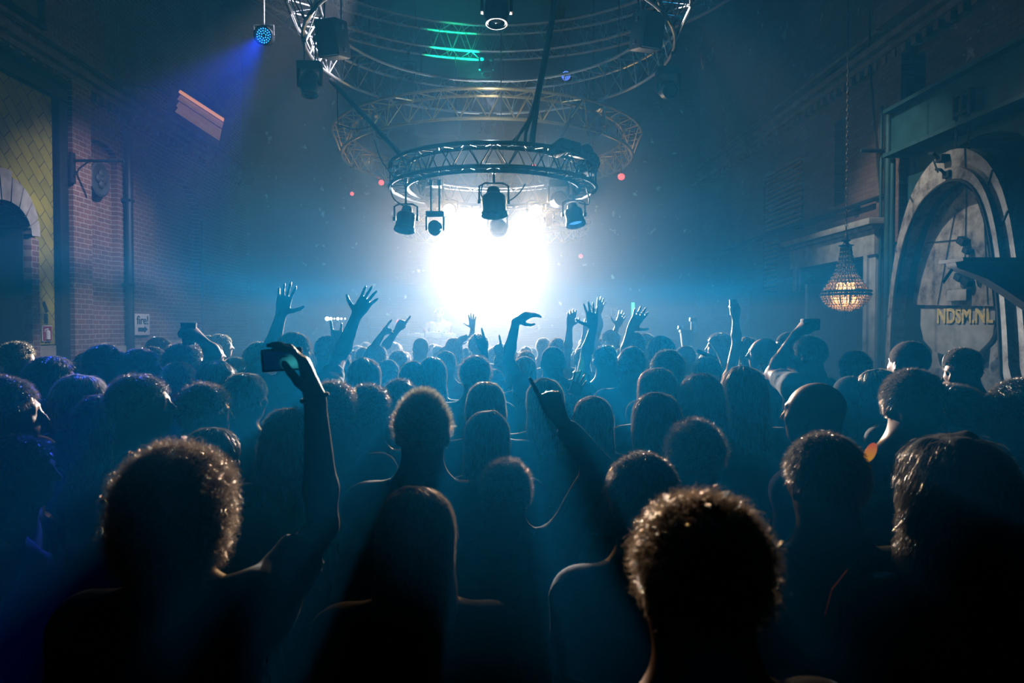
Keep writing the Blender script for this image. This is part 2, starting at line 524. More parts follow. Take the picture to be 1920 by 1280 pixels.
# bracket arm
c = PX(108, 298, XL)
t = empty('wall_bracket', (XL + 0.15, c.y + 0.1, c.z), 'dark iron bracket arm sticking out from the brick pier', 'bracket')
bm = bmesh.new(); tube(bm, [(0, 0, 0), (0.85, 0, 0)], 0.025, 8); obj('arm', bm, M_DARKSTEEL, t)
bm = bmesh.new(); bx(bm, (0.02, 0, -0.12), (0.05, 0.12, 0.5), bev=0.008); tube(bm, [(0.02, 0, -0.3), (0.14, 0, -0.12), (0.3, 0, 0)], 0.015, 6); obj('wall_plate', bm, M_DARKSTEEL, t)
# vent hole
c = PX(163, 455, XL)
bm = bmesh.new(); r = lathe(bm, [(0.11, 0), (0.12, 0.03), (0.09, 0.04), (0.08, 0.02), (0, 0.02)], 20, Matrix.Translation((XL - 0.12, c.y, c.z)) @ Mx @ Matrix.Diagonal((0.62, 1, 1, 1)))
tag(obj('vent_cap', bm, M_BLACK), 'small black oval vent cap on the brick wall below the medallion', 'vent')

# signs
def wall_sign(name, px0, px1, py0, py1, label, border, face, off=0.02):
    a = PX(px0, (py0 + py1) / 2, XL + off); b = PX(px1, (py0 + py1) / 2, XL + off)
    ym, w = (a.y + b.y) / 2, abs(b.y - a.y)
    zt = PX((px0 + px1) / 2, py0, XL + off).z; zb = PX((px0 + px1) / 2, py1, XL + off).z
    t = empty(name, (XL + off, ym, (zt + zb) / 2), label, 'sign')
    h = zt - zb
    bm = bmesh.new(); bx(bm, (0, 0, 0), (0.02, w, h), bev=0.008); obj('board', bm, border, t)
    return t, w, h
M_WHITE = mat('white_enamel', (0.82, 0.83, 0.84), 0.4, var=0.04)
M_INK = mat('black_ink', (0.01, 0.012, 0.02), 0.5, var=0)
M_SRED = mat('sign_red', (0.30, 0.02, 0.06), 0.5, var=0.05)
t, w, h = wall_sign('arrow_sign', 252, 280, 588, 628, 'white sign reading fire! above a black arrow, on the brick wall', M_WHITE, None, 0.05)
Mt = Matrix.Translation((0.016, 0, 0.075)) @ Matrix(((0, 0, 1, 0), (1, 0, 0, 0), (0, 1, 0, 0), (0, 0, 0, 1)))
me = text_mesh('fire!', 0.23, 0.008, Mt @ Matrix.Diagonal((1.25, 1.05, 1, 1)), 0.005)
link('lettering', me, M_INK, t)
bm = bmesh.new()
bx(bm, (0.014, -0.045, -0.1), (0.008, 0.26, 0.075))
vs = [bm.verts.new((x, y, z)) for x in (0.01, 0.018) for y, z in ((0.07, -0.035), (0.07, -0.165), (0.19, -0.1))]
for f in ((0, 1, 2), (5, 4, 3), (0, 3, 4, 1), (1, 4, 5, 2), (2, 5, 3, 0)): bm.faces.new([vs[i] for i in f])
obj('arrow', bm, M_INK, t, smooth=False)
t, w, h = wall_sign('extinguisher_sign', 78, 97, 610, 640, 'small red sign with a white fire extinguisher on the tiled panel', M_WHITE, None, 0.05)
bm = bmesh.new(); bx(bm, (0.006, 0, 0), (0.015, w * 0.88, h * 0.9)); obj('red_field', bm, M_SRED, t, smooth=False)
bm = bmesh.new(); tube(bm, [(0.014, 0, -h * 0.36), (0.014, 0, h * 0.12), (0.014, 0, h * 0.22)], [w * 0.15, w * 0.15, w * 0.06], 12)
bx(bm, (0.014, 0, h * 0.29), (0.012, w * 0.16, h * 0.06)); tube(bm, [(0.014, 0, h * .29), (0.014, -w * .24, h * .25), (0.014, -w * .28, h * 0.1)], 0.008, 6)
obj('extinguisher_symbol', bm, M_WHITE, t)
# small dark fish-like mark above the sign
c = PX(86, 590, XL + 0.04)
bm = bmesh.new()
bx(bm, (XL + 0.04, c.y, c.z - 0.06), (0.01, 0.09, 0.16), bev=0.004); bx(bm, (XL + 0.04, c.y - 0.01, c.z + 0.12), (0.01, 0.07, 0.18), rot=Matrix.Rotation(0.5, 3, 'X'), bev=0.004)
tag(obj('wall_plaque', bm, M_DARKSTEEL), 'small dark figure-shaped plaque on the olive tiles above the red sign', 'plaque')

# slatted lamp box high on the wall
c = P(375, 214, 13.2)
t = empty('slatted_lamp_box', c, 'tilted slatted lamp box high up by the brick wall, slats lit orange', 'lamp')
R = (Matrix.Rotation(math.radians(-8), 3, 'Z') @ Matrix.Rotation(math.radians(33), 3, 'Y') @ Matrix.Rotation(math.radians(28), 3, 'X'))
bm = bmesh.new(); bx(bm, R @ Vector((0, 0.08, 0)), (1.25, 0.08, 0.56), rot=R, bev=0.01); bx(bm, R @ Vector((0, 0, 0.29)), (1.25, 0.24, 0.02), rot=R); bx(bm, R @ Vector((0, 0, -0.29)), (1.25, 0.24, 0.02), rot=R); bx(bm, R @ Vector((-.62, 0, 0)), (0.02, 0.24, 0.58), rot=R); bx(bm, R @ Vector((.62, 0, 0)), (0.02, 0.24, 0.58), rot=R); obj('housing', bm, M_DARKSTEEL, t)
M_SLAT = mat('orange_lit_slat', (0.5, 0.3, 0.16), 0.4, 0.3, emis=(1.0, 0.40, 0.12), estr=0.6)  # emission on the slats paints the orange light they reflect
M_SLAT2 = mat('grey_lit_slat', (0.35, 0.33, 0.30), 0.4, 0.4, emis=(0.9, 0.5, 0.25), estr=0.12)
for k, z in enumerate((0.2, 0.06, -0.08, -0.2)):
    bm = bmesh.new(); bx(bm, R @ Vector((0.02, 0.0, z)), (1.05, 0.10, 0.05), rot=R @ Matrix.Rotation(0.9, 3, 'X'), bev=0.005)
    obj('slat', bm, M_SLAT if k == 0 else M_SLAT2, t)
bm = bmesh.new(); tube(bm, [(0, 0.15, 0), (-0.8, 0.15, 0.5), (XL - c.x, 0.15, 0.6)], 0.025, 8); obj('bracket', bm, M_DARKSTEEL, t)

# upper windows on both walls
M_OLIVE = mat('olive_board', (0.14, 0.15, 0.04), 0.7, var=0.3, scale=3)
n = 0
for X, s, ys in ((XL, 1, [(8.3, 9.3), (9.4, 10.0), (10.12, 10.85)]), (XR, -1, [(7.4, 8.0), (8.1, 8.75), (8.87, 9.35), (9.45, 9.9)])):
    for (a, b) in ys:
        n += 1
        t = bpy.data.objects.new('window_%d' % n, None); t.location = (X, (a + b) / 2, 7.6); t['kind'] = 'structure'; COL.objects.link(t)
        bm = bmesh.new(); bx(bm, (s * 0.03, 0, 0), (0.04, b - a, 1.9)); obj('window_pane', bm, M_OLIVE, t, smooth=False)
        bm = bmesh.new()
        for yy in (-(b - a) / 2, (b - a) / 2): bx(bm, (s * 0.06, yy, 0), (0.12, 0.07, 2.0))
        bx(bm, (s * 0.06, 0, -0.98), (0.16, b - a + 0.1, 0.08)); obj('window_frame', bm, M_DARKSTEEL, t, smooth=False)

# ---- the wall with the portal and the big arch
# teal steel fascia over the niche
bm = bmesh.new(); bx(bm, (XR - 0.1, 3.25, 4.78), (0.24, 13.0, 0.60), bev=0.01); bx(bm, (XR - 0.16, 3.25, 4.46), (0.36, 13.0, 0.05)); bx(bm, (XR - 0.16, 3.25, 5.09), (0.36, 13.0, 0.05))
obj('trim_8', bm, M_TEALPAINT, kind='structure')
nic = arch_loop(6.9, 9.72, 0.0, 3.0, 1.36)
me = poly_mesh([[(-3, 0), (9.75, 0), (9.75, 4.45), (-3, 4.45)], nic], 0.1, Matrix.Translation((XR + 0.07, 0, 0)) @ M_YZ)
link('trim_9', me, M_TEALPAINT, kind='structure')
bm = bmesh.new(); bx(bm, (XR - 0.12, 3.5, 6.55), (0.3, 13.2, 0.28)); obj('trim_10', bm, mat('red_sandstone', (0.16, 0.09, 0.07), 0.85, var=0.25, scale=3), kind='structure')
bm = bmesh.new(); bx(bm, (XR - 0.02, 10.05, 3.1), (0.12, 0.6, 6.2)); obj('trim_11', bm, M_BRICK_R, kind='structure')
# pipes
for (py, dx, r, z0, z1, lab) in ((9.72, .2, .035, 0, 4.4, 'teal pipe nearest the stone arch, running up the wall'), (9.9, .16, .05, 0, 5.1, 'thicker teal downpipe between the portal and the stone arch'), (10.12, .14, .025, 0, 5.3, 'thin dark conduit next to the stone portal')):
    bm = bmesh.new(); tube(bm, [(XR - dx, py, z0), (XR - dx, py, z1)], r, 10)
    for z in (1.5, 3.2): bx(bm, (XR - dx / 2, py, z), (dx, r * 2.6, 0.04))
    tag(obj('wall_pipe', bm, M_TEALPAINT), lab, 'pipe')
bm = bmesh.new(); tube(bm, [(XR - 0.1, 10.0, 3.96), (XR - 0.1, 19.5, 3.96)], 0.035, 8)
for y in range(11, 20, 2): bx(bm, (XR - 0.05, y, 3.93), (0.12, 0.12, 0.09))
tag(obj('wall_pipe', bm, M_DARKSTEEL), 'long level pipe running along the brick wall above the portal', 'pipe')
bm = bmesh.new(); a = P(1614, 282, 10.1); b = P(1682, 283, 10.1); tube(bm, [a, b, (XR, b.y, b.z)], 0.03, 8)
tag(obj('wall_bar', bm, M_DARKSTEEL), 'short dark bar sticking out of the wall above the chandelier', 'bar')
bm = bmesh.new(); pts = [PX(x, y, XR - 0.12) for x, y in ((1632, 20), (1630, 110), (1636, 180), (1640, 240), (1645, 310), (1651, 362))]
tube(bm, pts, 0.016, 6); tag(obj('hanging_cable', bm, M_BLACK), 'slack black cable hanging down the brick wall beside the bar', 'cable')

# portal
t = empty('stone_portal', (XR, 11.6, 0), 'pale stone portal with a cornice around the dark doorway', 'portal')
bm = bmesh.new(); bx(bm, (-0.1, 0, 3.3), (0.24, 2.9, 0.42), bev=0.01); obj('lintel', bm, M_STONE, t)
bm = bmesh.new(); bx(bm, (-0.16, 0, 3.58), (0.4, 3.1, 0.1), bev=0.015); bx(bm, (-0.13, 0, 3.5), (0.3, 3.0, 0.06), bev=0.01); obj('cornice', bm, M_STONE, t)
for s in (-1, 1):
    bm = bmesh.new(); bx(bm, (-0.08, s * 1.25, 1.55), (0.2, 0.34, 3.1), bev=0.01); bx(bm, (-0.12, s * 1.2, 1.55), (0.2, 0.1, 3.1), bev=0.01); obj('jamb', bm, M_STONE, t)
# slats put in place of lit brick lines, their ochre painting the light
for (y0, y1, z0, z1, lab) in ((13.1, 14.8, 4.05, 5.3, 'wide slats standing in for lit brick lines in the upper blind arch'), (14.2, 14.86, 0.95, 3.8, 'narrow ochre slats standing in for lit brick lines under the long level pipe')):
    t = empty('lit_brick_slats', (XR + 0.03, (y0 + y1) / 2, z0), lab, 'shutter')
    bm = bmesh.new(); bx(bm, (0.05, 0, (z1 - z0) / 2), (0.03, y1 - y0, z1 - z0)); obj('backing', bm, M_BLACK, t, smooth=False)
    bm = bmesh.new(); z = 0.04
    while z < z1 - z0:
        bx(bm, (0.0, 0, z), (0.04, y1 - y0, 0.05), rot=Matrix.Rotation(0.5, 3, 'Y')); z += 0.1
    obj('slats', bm, mat('lit_brick_ochre', (0.42, 0.33, 0.17), 0.6), t, smooth=False)
# black partition boards standing in front of the portal
def board(px0, px1, pyt, Y, lab):
    a = P(px0, pyt, Y); b = P(px1, pyt, Y)
    t = empty('partition_board', ((a.x + b.x) / 2, Y, 0), lab, 'partition')
    bm = bmesh.new(); bx(bm, (0, 0, a.z / 2), (b.x - a.x, 0.06, a.z), bev=0.004); obj('panel', bm, mat('dark_board', (0.015, 0.03, 0.045), 0.7), t)
    bm = bmesh.new(); bx(bm, (-(b.x - a.x) / 2 - 0.012, 0, a.z / 2), (0.02, 0.07, a.z)); obj('edge_strip', bm, mat('grey_edge', (0.10, 0.14, 0.16), 0.6), t)
    for sx in (-1, 1):
        bm = bmesh.new(); bx(bm, (sx * (b.x - a.x) * 0.3, 0.0, 0.02), (0.06, 0.5, 0.04)); obj('foot', bm, M_BLACK, t)
board(1404, 1510, 547, 12.6, 'tall dark partition board farther from the hanging chandelier')
board(1514, 1606, 533, 10.75, 'tall dark partition board directly behind the hanging chandelier')

# ---- big salvaged arch sculpture
def arch_metal():
    m = bpy.data.materials.new('mottled_metal'); m.use_nodes = True
    nt = m.node_tree; N = nt.nodes.new; L = nt.links.new
    b = nt.nodes['Principled BSDF']; b.inputs['Roughness'].default_value = 0.6; b.inputs['Metallic'].default_value = 0.15
    tc = N('ShaderNodeTexCoord')
    nz = N('ShaderNodeTexNoise'); nz.inputs['Scale'].default_value = 3.5; nz.inputs['Detail'].default_value = 9; nz.inputs['Roughness'].default_value = 0.65; L(tc.outputs['Object'], nz.inputs['Vector'])
    rp = N('ShaderNodeValToRGB'); e = rp.color_ramp.elements
    e[0].position = 0.33; e[0].color = (0.08, 0.06, 0.05, 1)
    e[1].position = 0.62; e[1].color = (0.52, 0.50, 0.46, 1)
    x = e.new(0.46); x.color = (0.30, 0.28, 0.26, 1)
    L(nz.outputs['Fac'], rp.inputs['Fac']); L(rp.outputs[0], b.inputs['Base Color'])
    vo = N('ShaderNodeTexVoronoi'); vo.inputs['Scale'].default_value = 14; L(tc.outputs['Object'], vo.inputs['Vector'])
    bp = N('ShaderNodeBump'); bp.inputs['Strength'].default_value = 0.4; bp.inputs['Distance'].default_value = 0.03
    L(nz.outputs['Fac'], bp.inputs['Height']); L(bp.outputs[0], b.inputs['Normal'])
    return m
M_ARCH = arch_metal()
XA = XR - 0.25
def wl(pts, X=XA):
    r = []
    for x, y in pts:
        q = PX(x, y, X); r.append((q.y, q.z))
    return r
def smooth_loop(pts, n=4):
    out = []; k = len(pts)
    for i in range(k):
        p0, p1, p2, p3 = pts[i - 1], pts[i], pts[(i + 1) % k], pts[(i + 2) % k]
        for j in range(n):
            t_ = j / n
            out.append(tuple(0.5 * (2 * p1[a] + (p2[a] - p0[a]) * t_ + (2 * p0[a] - 5 * p1[a] + 4 * p2[a] - p3[a]) * t_ ** 2 + (3 * p1[a] - p0[a] - 3 * p2[a] + p3[a]) * t_ ** 3) for a in (0, 1)))
    return out
outer = [(1668, 860), (1668, 700), (1673, 590), (1684, 495), (1701, 415), (1726, 348), (1761, 300), (1806, 278), (1850, 292), (1882, 335), (1902, 395), (1915, 470), (1926, 560), (1934, 660), (1938, 860)]
inner = [(1692, 850), (1690, 700), (1692, 610), (1700, 525), (1718, 445), (1745, 385), (1780, 350), (1812, 338), (1842, 348), (1864, 385), (1879, 445), (1889, 520), (1896, 600), (1900, 700), (1902, 850)]
t = empty('salvaged_metal_arch', (XA, 8.8, 0), 'tall egg-shaped arch of mottled riveted metal leaning against the teal wall', 'arch')
def at0(me):
    me.transform(Matrix.Translation(-Vector(t.location))); return me
Lo, Li = smooth_loop(wl(outer), 3)[:-3], smooth_loop(wl(inner), 3)[:-3]
me = at0(poly_mesh([Lo, Li], 0.10, Matrix.Translation((XA - 0.02, 0, 0)) @ M_YZ)); link('arch_frame', me, M_ARCH, t)
me = at0(poly_mesh([Lo, Li], 0.27, Matrix.Translation((XA + 0.165, 0, 0)) @ M_YZ)); link('shade_ring', me, M_BLACK, t)  # black ring added to paint the shade inside the frame
# raised inner lip
mid = [((a[0] * .42 + b[0] * .58), (a[1] * .42 + b[1] * .58)) for a, b in zip(Lo, Li)]
me = at0(poly_mesh([mid, Li], 0.08, Matrix.Translation((XA - 0.1, 0, 0)) @ M_YZ)); link('inner_lip', me, M_ARCH, t)
bm = bmesh.new(); tube(bm, [(XA - 0.14 - t.location.x, a[0] - 8.8, a[1]) for a in Li], 0.022, 6); obj('black_gasket', bm, M_BLACK, t)
bm = bmesh.new()
for k in range(6, len(Lo) - 6, 4):
    a, b = Lo[k], mid[k]
    tube(bm, [(XA - 0.075 - t.location.x, a[0] - 8.8, a[1]), (XA - 0.075 - t.location.x, b[0] - 8.8, b[1])], 0.012, 5)
obj('seams', bm, M_DARKSTEEL, t)
for (x, y) in ((1768, 297), (1781, 327)):
    q = PX(x, y, XA - 0.12) - t.location
    bm = bmesh.new(); bx(bm, q, (0.12, 0.12, 0.09), bev=0.01); tube(bm, [q + Vector((-.05, 0, 0)), q + Vector((-.12, 0, .06)), q + Vector((-.12, .08, .08))], 0.02, 6); obj('lug', bm, M_DARKSTEEL, t)
# back ellipse, dark surround line, shield with lettering, A-shaped plate
tb = empty('metal_relief', (XR, 8.8, 0), 'pale A-shaped metal plate above a rounded shield plate inside the big arch', 'sculpture')
def at1(me):
    me.transform(Matrix.Translation(-Vector(tb.location))); return me
XI = XR - 0.06
apl = [(1700, 571), (1716, 520), (1738, 455), (1764, 395), (1790, 356), (1812, 345), (1836, 362), (1852, 410), (1862, 470), (1868, 530), (1872, 574)]
me = at1(poly_mesh([wl(apl, XI)], 0.12, Matrix.Translation((XI, 0, 0)) @ M_YZ)); link('upper_plate', me, M_ARCH, tb)
sh = [(1732, 578), (1731, 610), (1737, 638), (1755, 658), (1785, 668), (1822, 667), (1850, 655), (1867, 630), (1872, 600), (1872, 578)]
M_SHIELD = mat('grey_shield_paint', (0.42, 0.43, 0.42), 0.7, var=0.25, scale=6, bump=0.15)
me = at1(poly_mesh([wl(sh, XI + 0.02)], 0.08, Matrix.Translation((XI + 0.02, 0, 0)) @ M_YZ)); link('shield_plate', me, M_SHIELD, tb)
q0 = PX(1757, 594, XI - 0.03); q1 = PX(1862, 594, XI - 0.03)
Mt = Matrix.Translation((XI - 0.03 - tb.location.x, (q0.y + q1.y) / 2 - 8.8, q0.z)) @ Matrix(((0, 0, -1, 0), (-1, 0, 0, 0), (0, 1, 0, 0), (0, 0, 0, 1)))
me = text_mesh('NDSM.NL', 0.26, 0.012, Mt @ Matrix.Diagonal((1.0, 1, 1, 1)))
ys = [v.co.y for v in me.vertices]; sc = abs(q0.y - q1.y) / (max(ys) - min(ys)); yc = (max(ys) + min(ys)) / 2
for v in me.vertices: v.co.y = yc + (v.co.y - yc) * sc
link('lettering', me, mat('faded_yellow_paint', (0.80, 0.66, 0.25), 0.6, var=0.25, scale=20), tb)
bm = bmesh.new()
for (x0, y0, x1, y1) in ((1812, 345, 1808, 570), (1790, 400, 1758, 571), (1846, 420, 1852, 571), (1738, 455, 1800, 449)):
    a = PX(x0, y0, XI - 0.07) - tb.location; b = PX(x1, y1, XI - 0.07) - tb.location
    tube(bm, [a, b], 0.006, 5)
obj('seams', bm, M_DARKSTEEL, tb)
for x, y, s in ((1806, 452, .13), (1815, 470, .10), (1800, 520, .12), (1814, 528, .13), (1828, 518, .08)):
    q = PX(x, y, XI - 0.1) - tb.location; bm = bmesh.new(); bx(bm, q, (0.1, s, s * 0.7), rot=Matrix.Rotation(0.5, 3, 'X'), bev=0.015)
    obj('torn_bracket', bm, M_DARKSTEEL, tb)
bm = bmesh.new(); q = PX(1797, 561, XI - 0.09) - tb.location; bx(bm, q + Vector((0, 0, 0.05)), (0.06, 0.36, 0.14), bev=0.01); obj('badge', bm, M_SHIELD, tb)
# black gasket oval around the shield
bm = bmesh.new()
ov = [(1882, 430), (1885, 500), (1884, 560), (1878, 605), (1862, 640), (1838, 664)]
tube(bm, [PX(x, y, XI - 0.1) - tb.location for x, y in ov], 0.03, 8); obj('black_gasket', bm, M_BLACK, tb)
# grey slab filling the lower niche behind arch
bm = bmesh.new(); bx(bm, (XR + 0.3, 8.4, 0.95), (0.3, 2.6, 1.9)); obj('trim_12', bm, M_SHIELD, kind='structure', smooth=False)
me = poly_mesh([wl([(1872, 545), (1930, 560), (1960, 900), (1700, 900), (1740, 690), (1860, 690)], XR - 0.01)], 0.08, Matrix.Translation((XR - 0.01, 0, 0)) @ M_YZ)
link('trim_13', me, M_ARCH, kind='structure')
# chain hoist above
c = PX(1806, 195, XR - 0.3)
t = empty('chain_hoist', c, 'small dark chain hoist hooked on the teal fascia above the metal arch', 'hoist')
bm = bmesh.new()
for (dx, dz, w_, h_) in ((0, 0.12, .3, .03), (0, -0.1, .3, .03), (-.14, 0, .03, .3), (.14, 0, .03, .3), (0, 0, .03, .25)): bx(bm, (0, dx, dz), (0.06, w_, h_))
obj('frame', bm, M_DARKSTEEL, t)
for yy in (-0.1, 0.12):
    bm = bmesh.new(); z = -0.12; k = 0
    while z > -0.62:
        lp = [Vector((0.014 * math.sin(a), 0, 0.03 * math.cos(a))) for a in [i * math.pi / 4 for i in range(8)]]
        if k % 2: lp = [Vector((v.y, v.x, v.z)) for v in lp]
        tube(bm, [v + Vector((0, yy, z)) for v in lp], 0.006, 5, closed=True); z -= 0.045; k += 1
    obj('chain', bm, M_DARKSTEEL, t)
# black steel beam end jutting into the picture
t = empty('steel_beam', (3.9, 5.0, 0), 'black steel bracket beam jutting out in front of the metal arch', 'beam')
Yb = 6.2
pr = [(1782, 492), (1800, 487), (1960, 483), (2158, 476), (2158, 660), (1985, 610), (1930, 582), (1880, 548), (1842, 524), (1810, 512), (1785, 503)]
lp = [(P(x, y, Yb).x, P(x, y, Yb).z) for x, y in pr]
me = poly_mesh([lp], 0.14, Matrix.Translation((0, Yb, 0)) @ M_XZ); me.transform(Matrix.Translation(-Vector(t.location))); link('web', me, M_BLACK, t)
bm = bmesh.new(); a = P(1782, 489, Yb); b = P(2100, 478, Yb); bx(bm, ((a.x + XR) / 2 - 3.9, Yb - 5, a.z + 0.0), (XR - a.x, 0.34, 0.035), bev=0.005); obj('top_flange', bm, M_BLACK, t)
bm = bmesh.new(); a = P(1785, 505, Yb) - t.location; b = P(1768, 530, Yb) - t.location; tube(bm, [a, b], 0.015, 6); obj('tie_rod', bm, M_DARKSTEEL, t)

# ---- basket chandelier
CY = 9.0
cb_ = P(1585, 585, CY); ct = P(1585, 455, CY)
H = ct.z - cb_.z
t = empty('basket_chandelier', (cb_.x, CY, cb_.z), 'glowing beaded glass basket chandelier hanging on a long chain', 'chandelier')
prof = [(0.004, 0.0), (0.06, 0.015), (0.14, 0.045), (0.22, 0.10), (0.27, 0.16), (0.295, 0.225), (0.285, 0.26), (0.24, 0.33), (0.18, 0.43), (0.13, 0.53), (0.095, 0.64), (0.075, 0.76), (0.06, 0.88)]
sc = H / 0.92
prof = [(r * sc * 1.02, z * sc) for r, z in prof]
M_BRONZE = mat('dark_bronze', (0.06, 0.045, 0.03), 0.4, 0.8)
M_BEAD = mat('glass_bead', (1.0, 0.66, 0.42), 0.12, 0.0, var=0.3, scale=30, trans=0.55, spec=0.8)
bm = bmesh.new()
NB = 30
for k in range(NB):
    a = 2 * math.pi * k / NB
    tube(bm, [(r * math.cos(a), r * math.sin(a), z) for r, z in prof], 0.0045, 4)
for r, z in prof[2:]:
    tube(bm, [(r * math.cos(a), r * math.sin(a), z) for a in [i * math.pi / 15 for i in range(30)]], 0.005, 4, closed=True)
obj('wire_basket', bm, M_BRONZE, t)
bm = bmesh.new()
for i in range(1, len(prof)):
    (r0, z0), (r1, z1) = prof[i - 1], prof[i]
    for u in (0.25, 0.75):
        r, z = r0 + (r1 - r0) * u, z0 + (z1 - z0) * u
        nb = NB if r > 0.12 else NB // 2
        for k in range(nb):
            a = 2 * math.pi * (k + 0.5) / nb
            q = bmesh.ops.create_icosphere(bm, subdivisions=1, radius=1)
            s = min(0.017, 0.4 * 2 * math.pi * r / nb)
            bmesh.ops.transform(bm, matrix=Matrix.Translation((r * math.cos(a), r * math.sin(a), z)) @ Matrix.Diagonal((s, s, s * 1.5, 1)), verts=q['verts'])
obj('glass_beads', bm, M_BEAD, t)
bm = bmesh.new(); R1 = 0.297 * sc
for dz in (0.0, 0.045): tube(bm, [(R1 * 1.04 * math.cos(a), R1 * 1.04 * math.sin(a), 0.23 * sc + dz) for a in [i * math.pi / 20 for i in range(40)]], 0.014, 8, closed=True)
obj('equator_band', bm, M_BRONZE, t)
bm = bmesh.new(); lathe(bm, [(0.0, 0.86 * sc), (0.07, 0.87 * sc), (0.10, 0.885 * sc), (0.045, 0.90 * sc), (0.03, 0.93 * sc), (0.06, 0.95 * sc), (0.03, 0.97 * sc), (0.02, 1.03 * sc), (0, 1.05 * sc)], 20); obj('crown', bm, M_BRONZE, t)
bm = bmesh.new(); lathe(bm, [(0.0, -0.09), (0.012, -0.08), (0.02, -0.06), (0.008, -0.04), (0.022, -0.015), (0.03, 0.0), (0.0, 0.01)], 14); obj('finial', bm, M_BRONZE, t)
M_BULB = mat('warm_bulb', (1, .6, .3), 0.3, emis=(1.0, 0.50, 0.16), estr=5.0)
for k in range(6):
    a = k * math.pi / 3
    for (rr, zz, s) in ((0.13, 0.14, .034), (0.09, 0.34, .03)):
        bm = bmesh.new(); q = bmesh.ops.create_uvsphere(bm, u_segments=10, v_segments=7, radius=1)
        bmesh.ops.transform(bm, matrix=Matrix.Translation((rr * math.cos(a + zz), rr * math.sin(a + zz), zz * sc)) @ Matrix.Diagonal((s, s, s * 1.8, 1)), verts=q['verts'])
        obj('candle_bulb', bm, M_BULB, t)
bm = bmesh.new(); z = 1.04 * sc; k = 0
top = ZC - cb_.z
while z < top:
    lp = [Vector((0.013 * math.sin(a), 0, 0.036 * math.cos(a))) for a in [i * math.pi / 3 for i in range(6)]]
    if k % 2: lp = [Vector((v.y, v.x, v.z)) for v in lp]
    tube(bm, [v + Vector((0, 0, z)) for v in lp], 0.005, 4, closed=True); z += 0.058; k += 1
obj('chain', bm, M_BRONZE, t)
# ================================================================ lighting rig
lamp('chandelier_light', 'POINT', (cb_.x, CY, cb_.z + 0.22), 7, (1.0, 0.55, 0.22), size=0.12)
M_ALU = mat('brushed_aluminium', (0.62, 0.64, 0.65), 0.32, 0.55, var=0.1)
M_ALU_D = mat('dull_aluminium', (0.16, 0.17, 0.18), 0.35, 0.6, var=0.1)
M_ALU_AMBER = mat('amber_lit_aluminium', (0.70, 0.50, 0.22), 0.35, 0.5, var=0.1)  # aluminium with the amber light on it painted into the colour
M_HOUSE = mat('black_fixture_paint', (0.018, 0.02, 0.024), 0.42, 0.1)
M_LENS = mat('dark_lens_glass', (0.03, 0.04, 0.05), 0.06, 0.0, var=0, spec=0.9)


def ring_truss(cx, cy, cz, R, h, w, label, m, tr=0.024, chords='box', n=72, nl=40, lr=0.009):
    t = empty('ring_truss', (cx, cy, cz), label, 'truss', 'circular lighting trusses over the crowd')
    cs = [(-w / 2, 0), (w / 2, 0), (-w / 2, h), (w / 2, h)] if chords == 'box' else [(0, 0), (-w / 2, h), (w / 2, h)]
    for dr, dz in cs:
        bm = bmesh.new()
        tube(bm, [((R + dr) * math.cos(a), (R + dr) * math.sin(a), dz) for a in [2 * math.pi * i / n for i in range(n)]], tr, 8, closed=True)
        obj('chord', bm, m, t)
    pairs = [(0, 2), (1, 3), (0, 1), (2, 3)] if chords == 'box' else [(0, 1), (0, 2), (1, 2)]
    for a_, b_ in pairs:
        bm = bmesh.new()
        for i in range(nl):
            a0 = 2 * math.pi * i / nl; a1 = 2 * math.pi * (i + 0.5) / nl; a2 = 2 * math.pi * (i + 1) / nl
            pt = lambda c, a: ((R + cs[c][0]) * math.cos(a), (R + cs[c][0]) * math.sin(a), cs[c][1])
            tube(bm, [pt(a_, a0), pt(b_, a1), pt(a_, a2)], lr, 5)
        obj('lattice', bm, m, t)
    if cz > 4.1:
        for k in range(3):
            a = 0.6 + k * 2.094
            bm = bmesh.new(); tube(bm, [(R * math.cos(a), R * math.sin(a), 0), (R * math.cos(a), R * math.sin(a), ZC - cz)], 0.008, 5); obj('hanging_wire', bm, M_BLACK, t)
    return t


ring_truss(0.04, 9.95, 3.98, 1.36, 0.29, 0.24, 'dark double circular truss hanging lowest over the crowd, ringed with lamps', M_ALU_D, tr=0.028, nl=26, lr=0.011)
ring_truss(0.0, 9.9, 5.87, 2.58, 0.5, 0.42, 'wide bright aluminium ring truss above the lamp-hung ring', M_ALU, tr=0.025, chords='tri', nl=44, lr=0.010)
ring_truss(0.0, 9.9, 7.5, 4.1, 0.52, 0.42, 'widest ring truss high up under the roof, partly lit green', M_ALU, tr=0.03, chords='box', n=96, nl=64, lr=0.010)
ring_truss(-0.05, 14.0, 5.36, 2.9, 0.42, 0.34, 'golden-lit ring truss behind in the haze, carrying red bulbs', M_ALU_AMBER, tr=0.028, chords='tri', nl=40, lr=0.011)
ring_truss(0.1, 17.3, 4.3, 2.3, 0.3, 0.3, 'faint farthest ring truss over the stage, behind the blinding lamp', M_ALU_AMBER, tr=0.028, chords='tri', nl=30, lr=0.011)
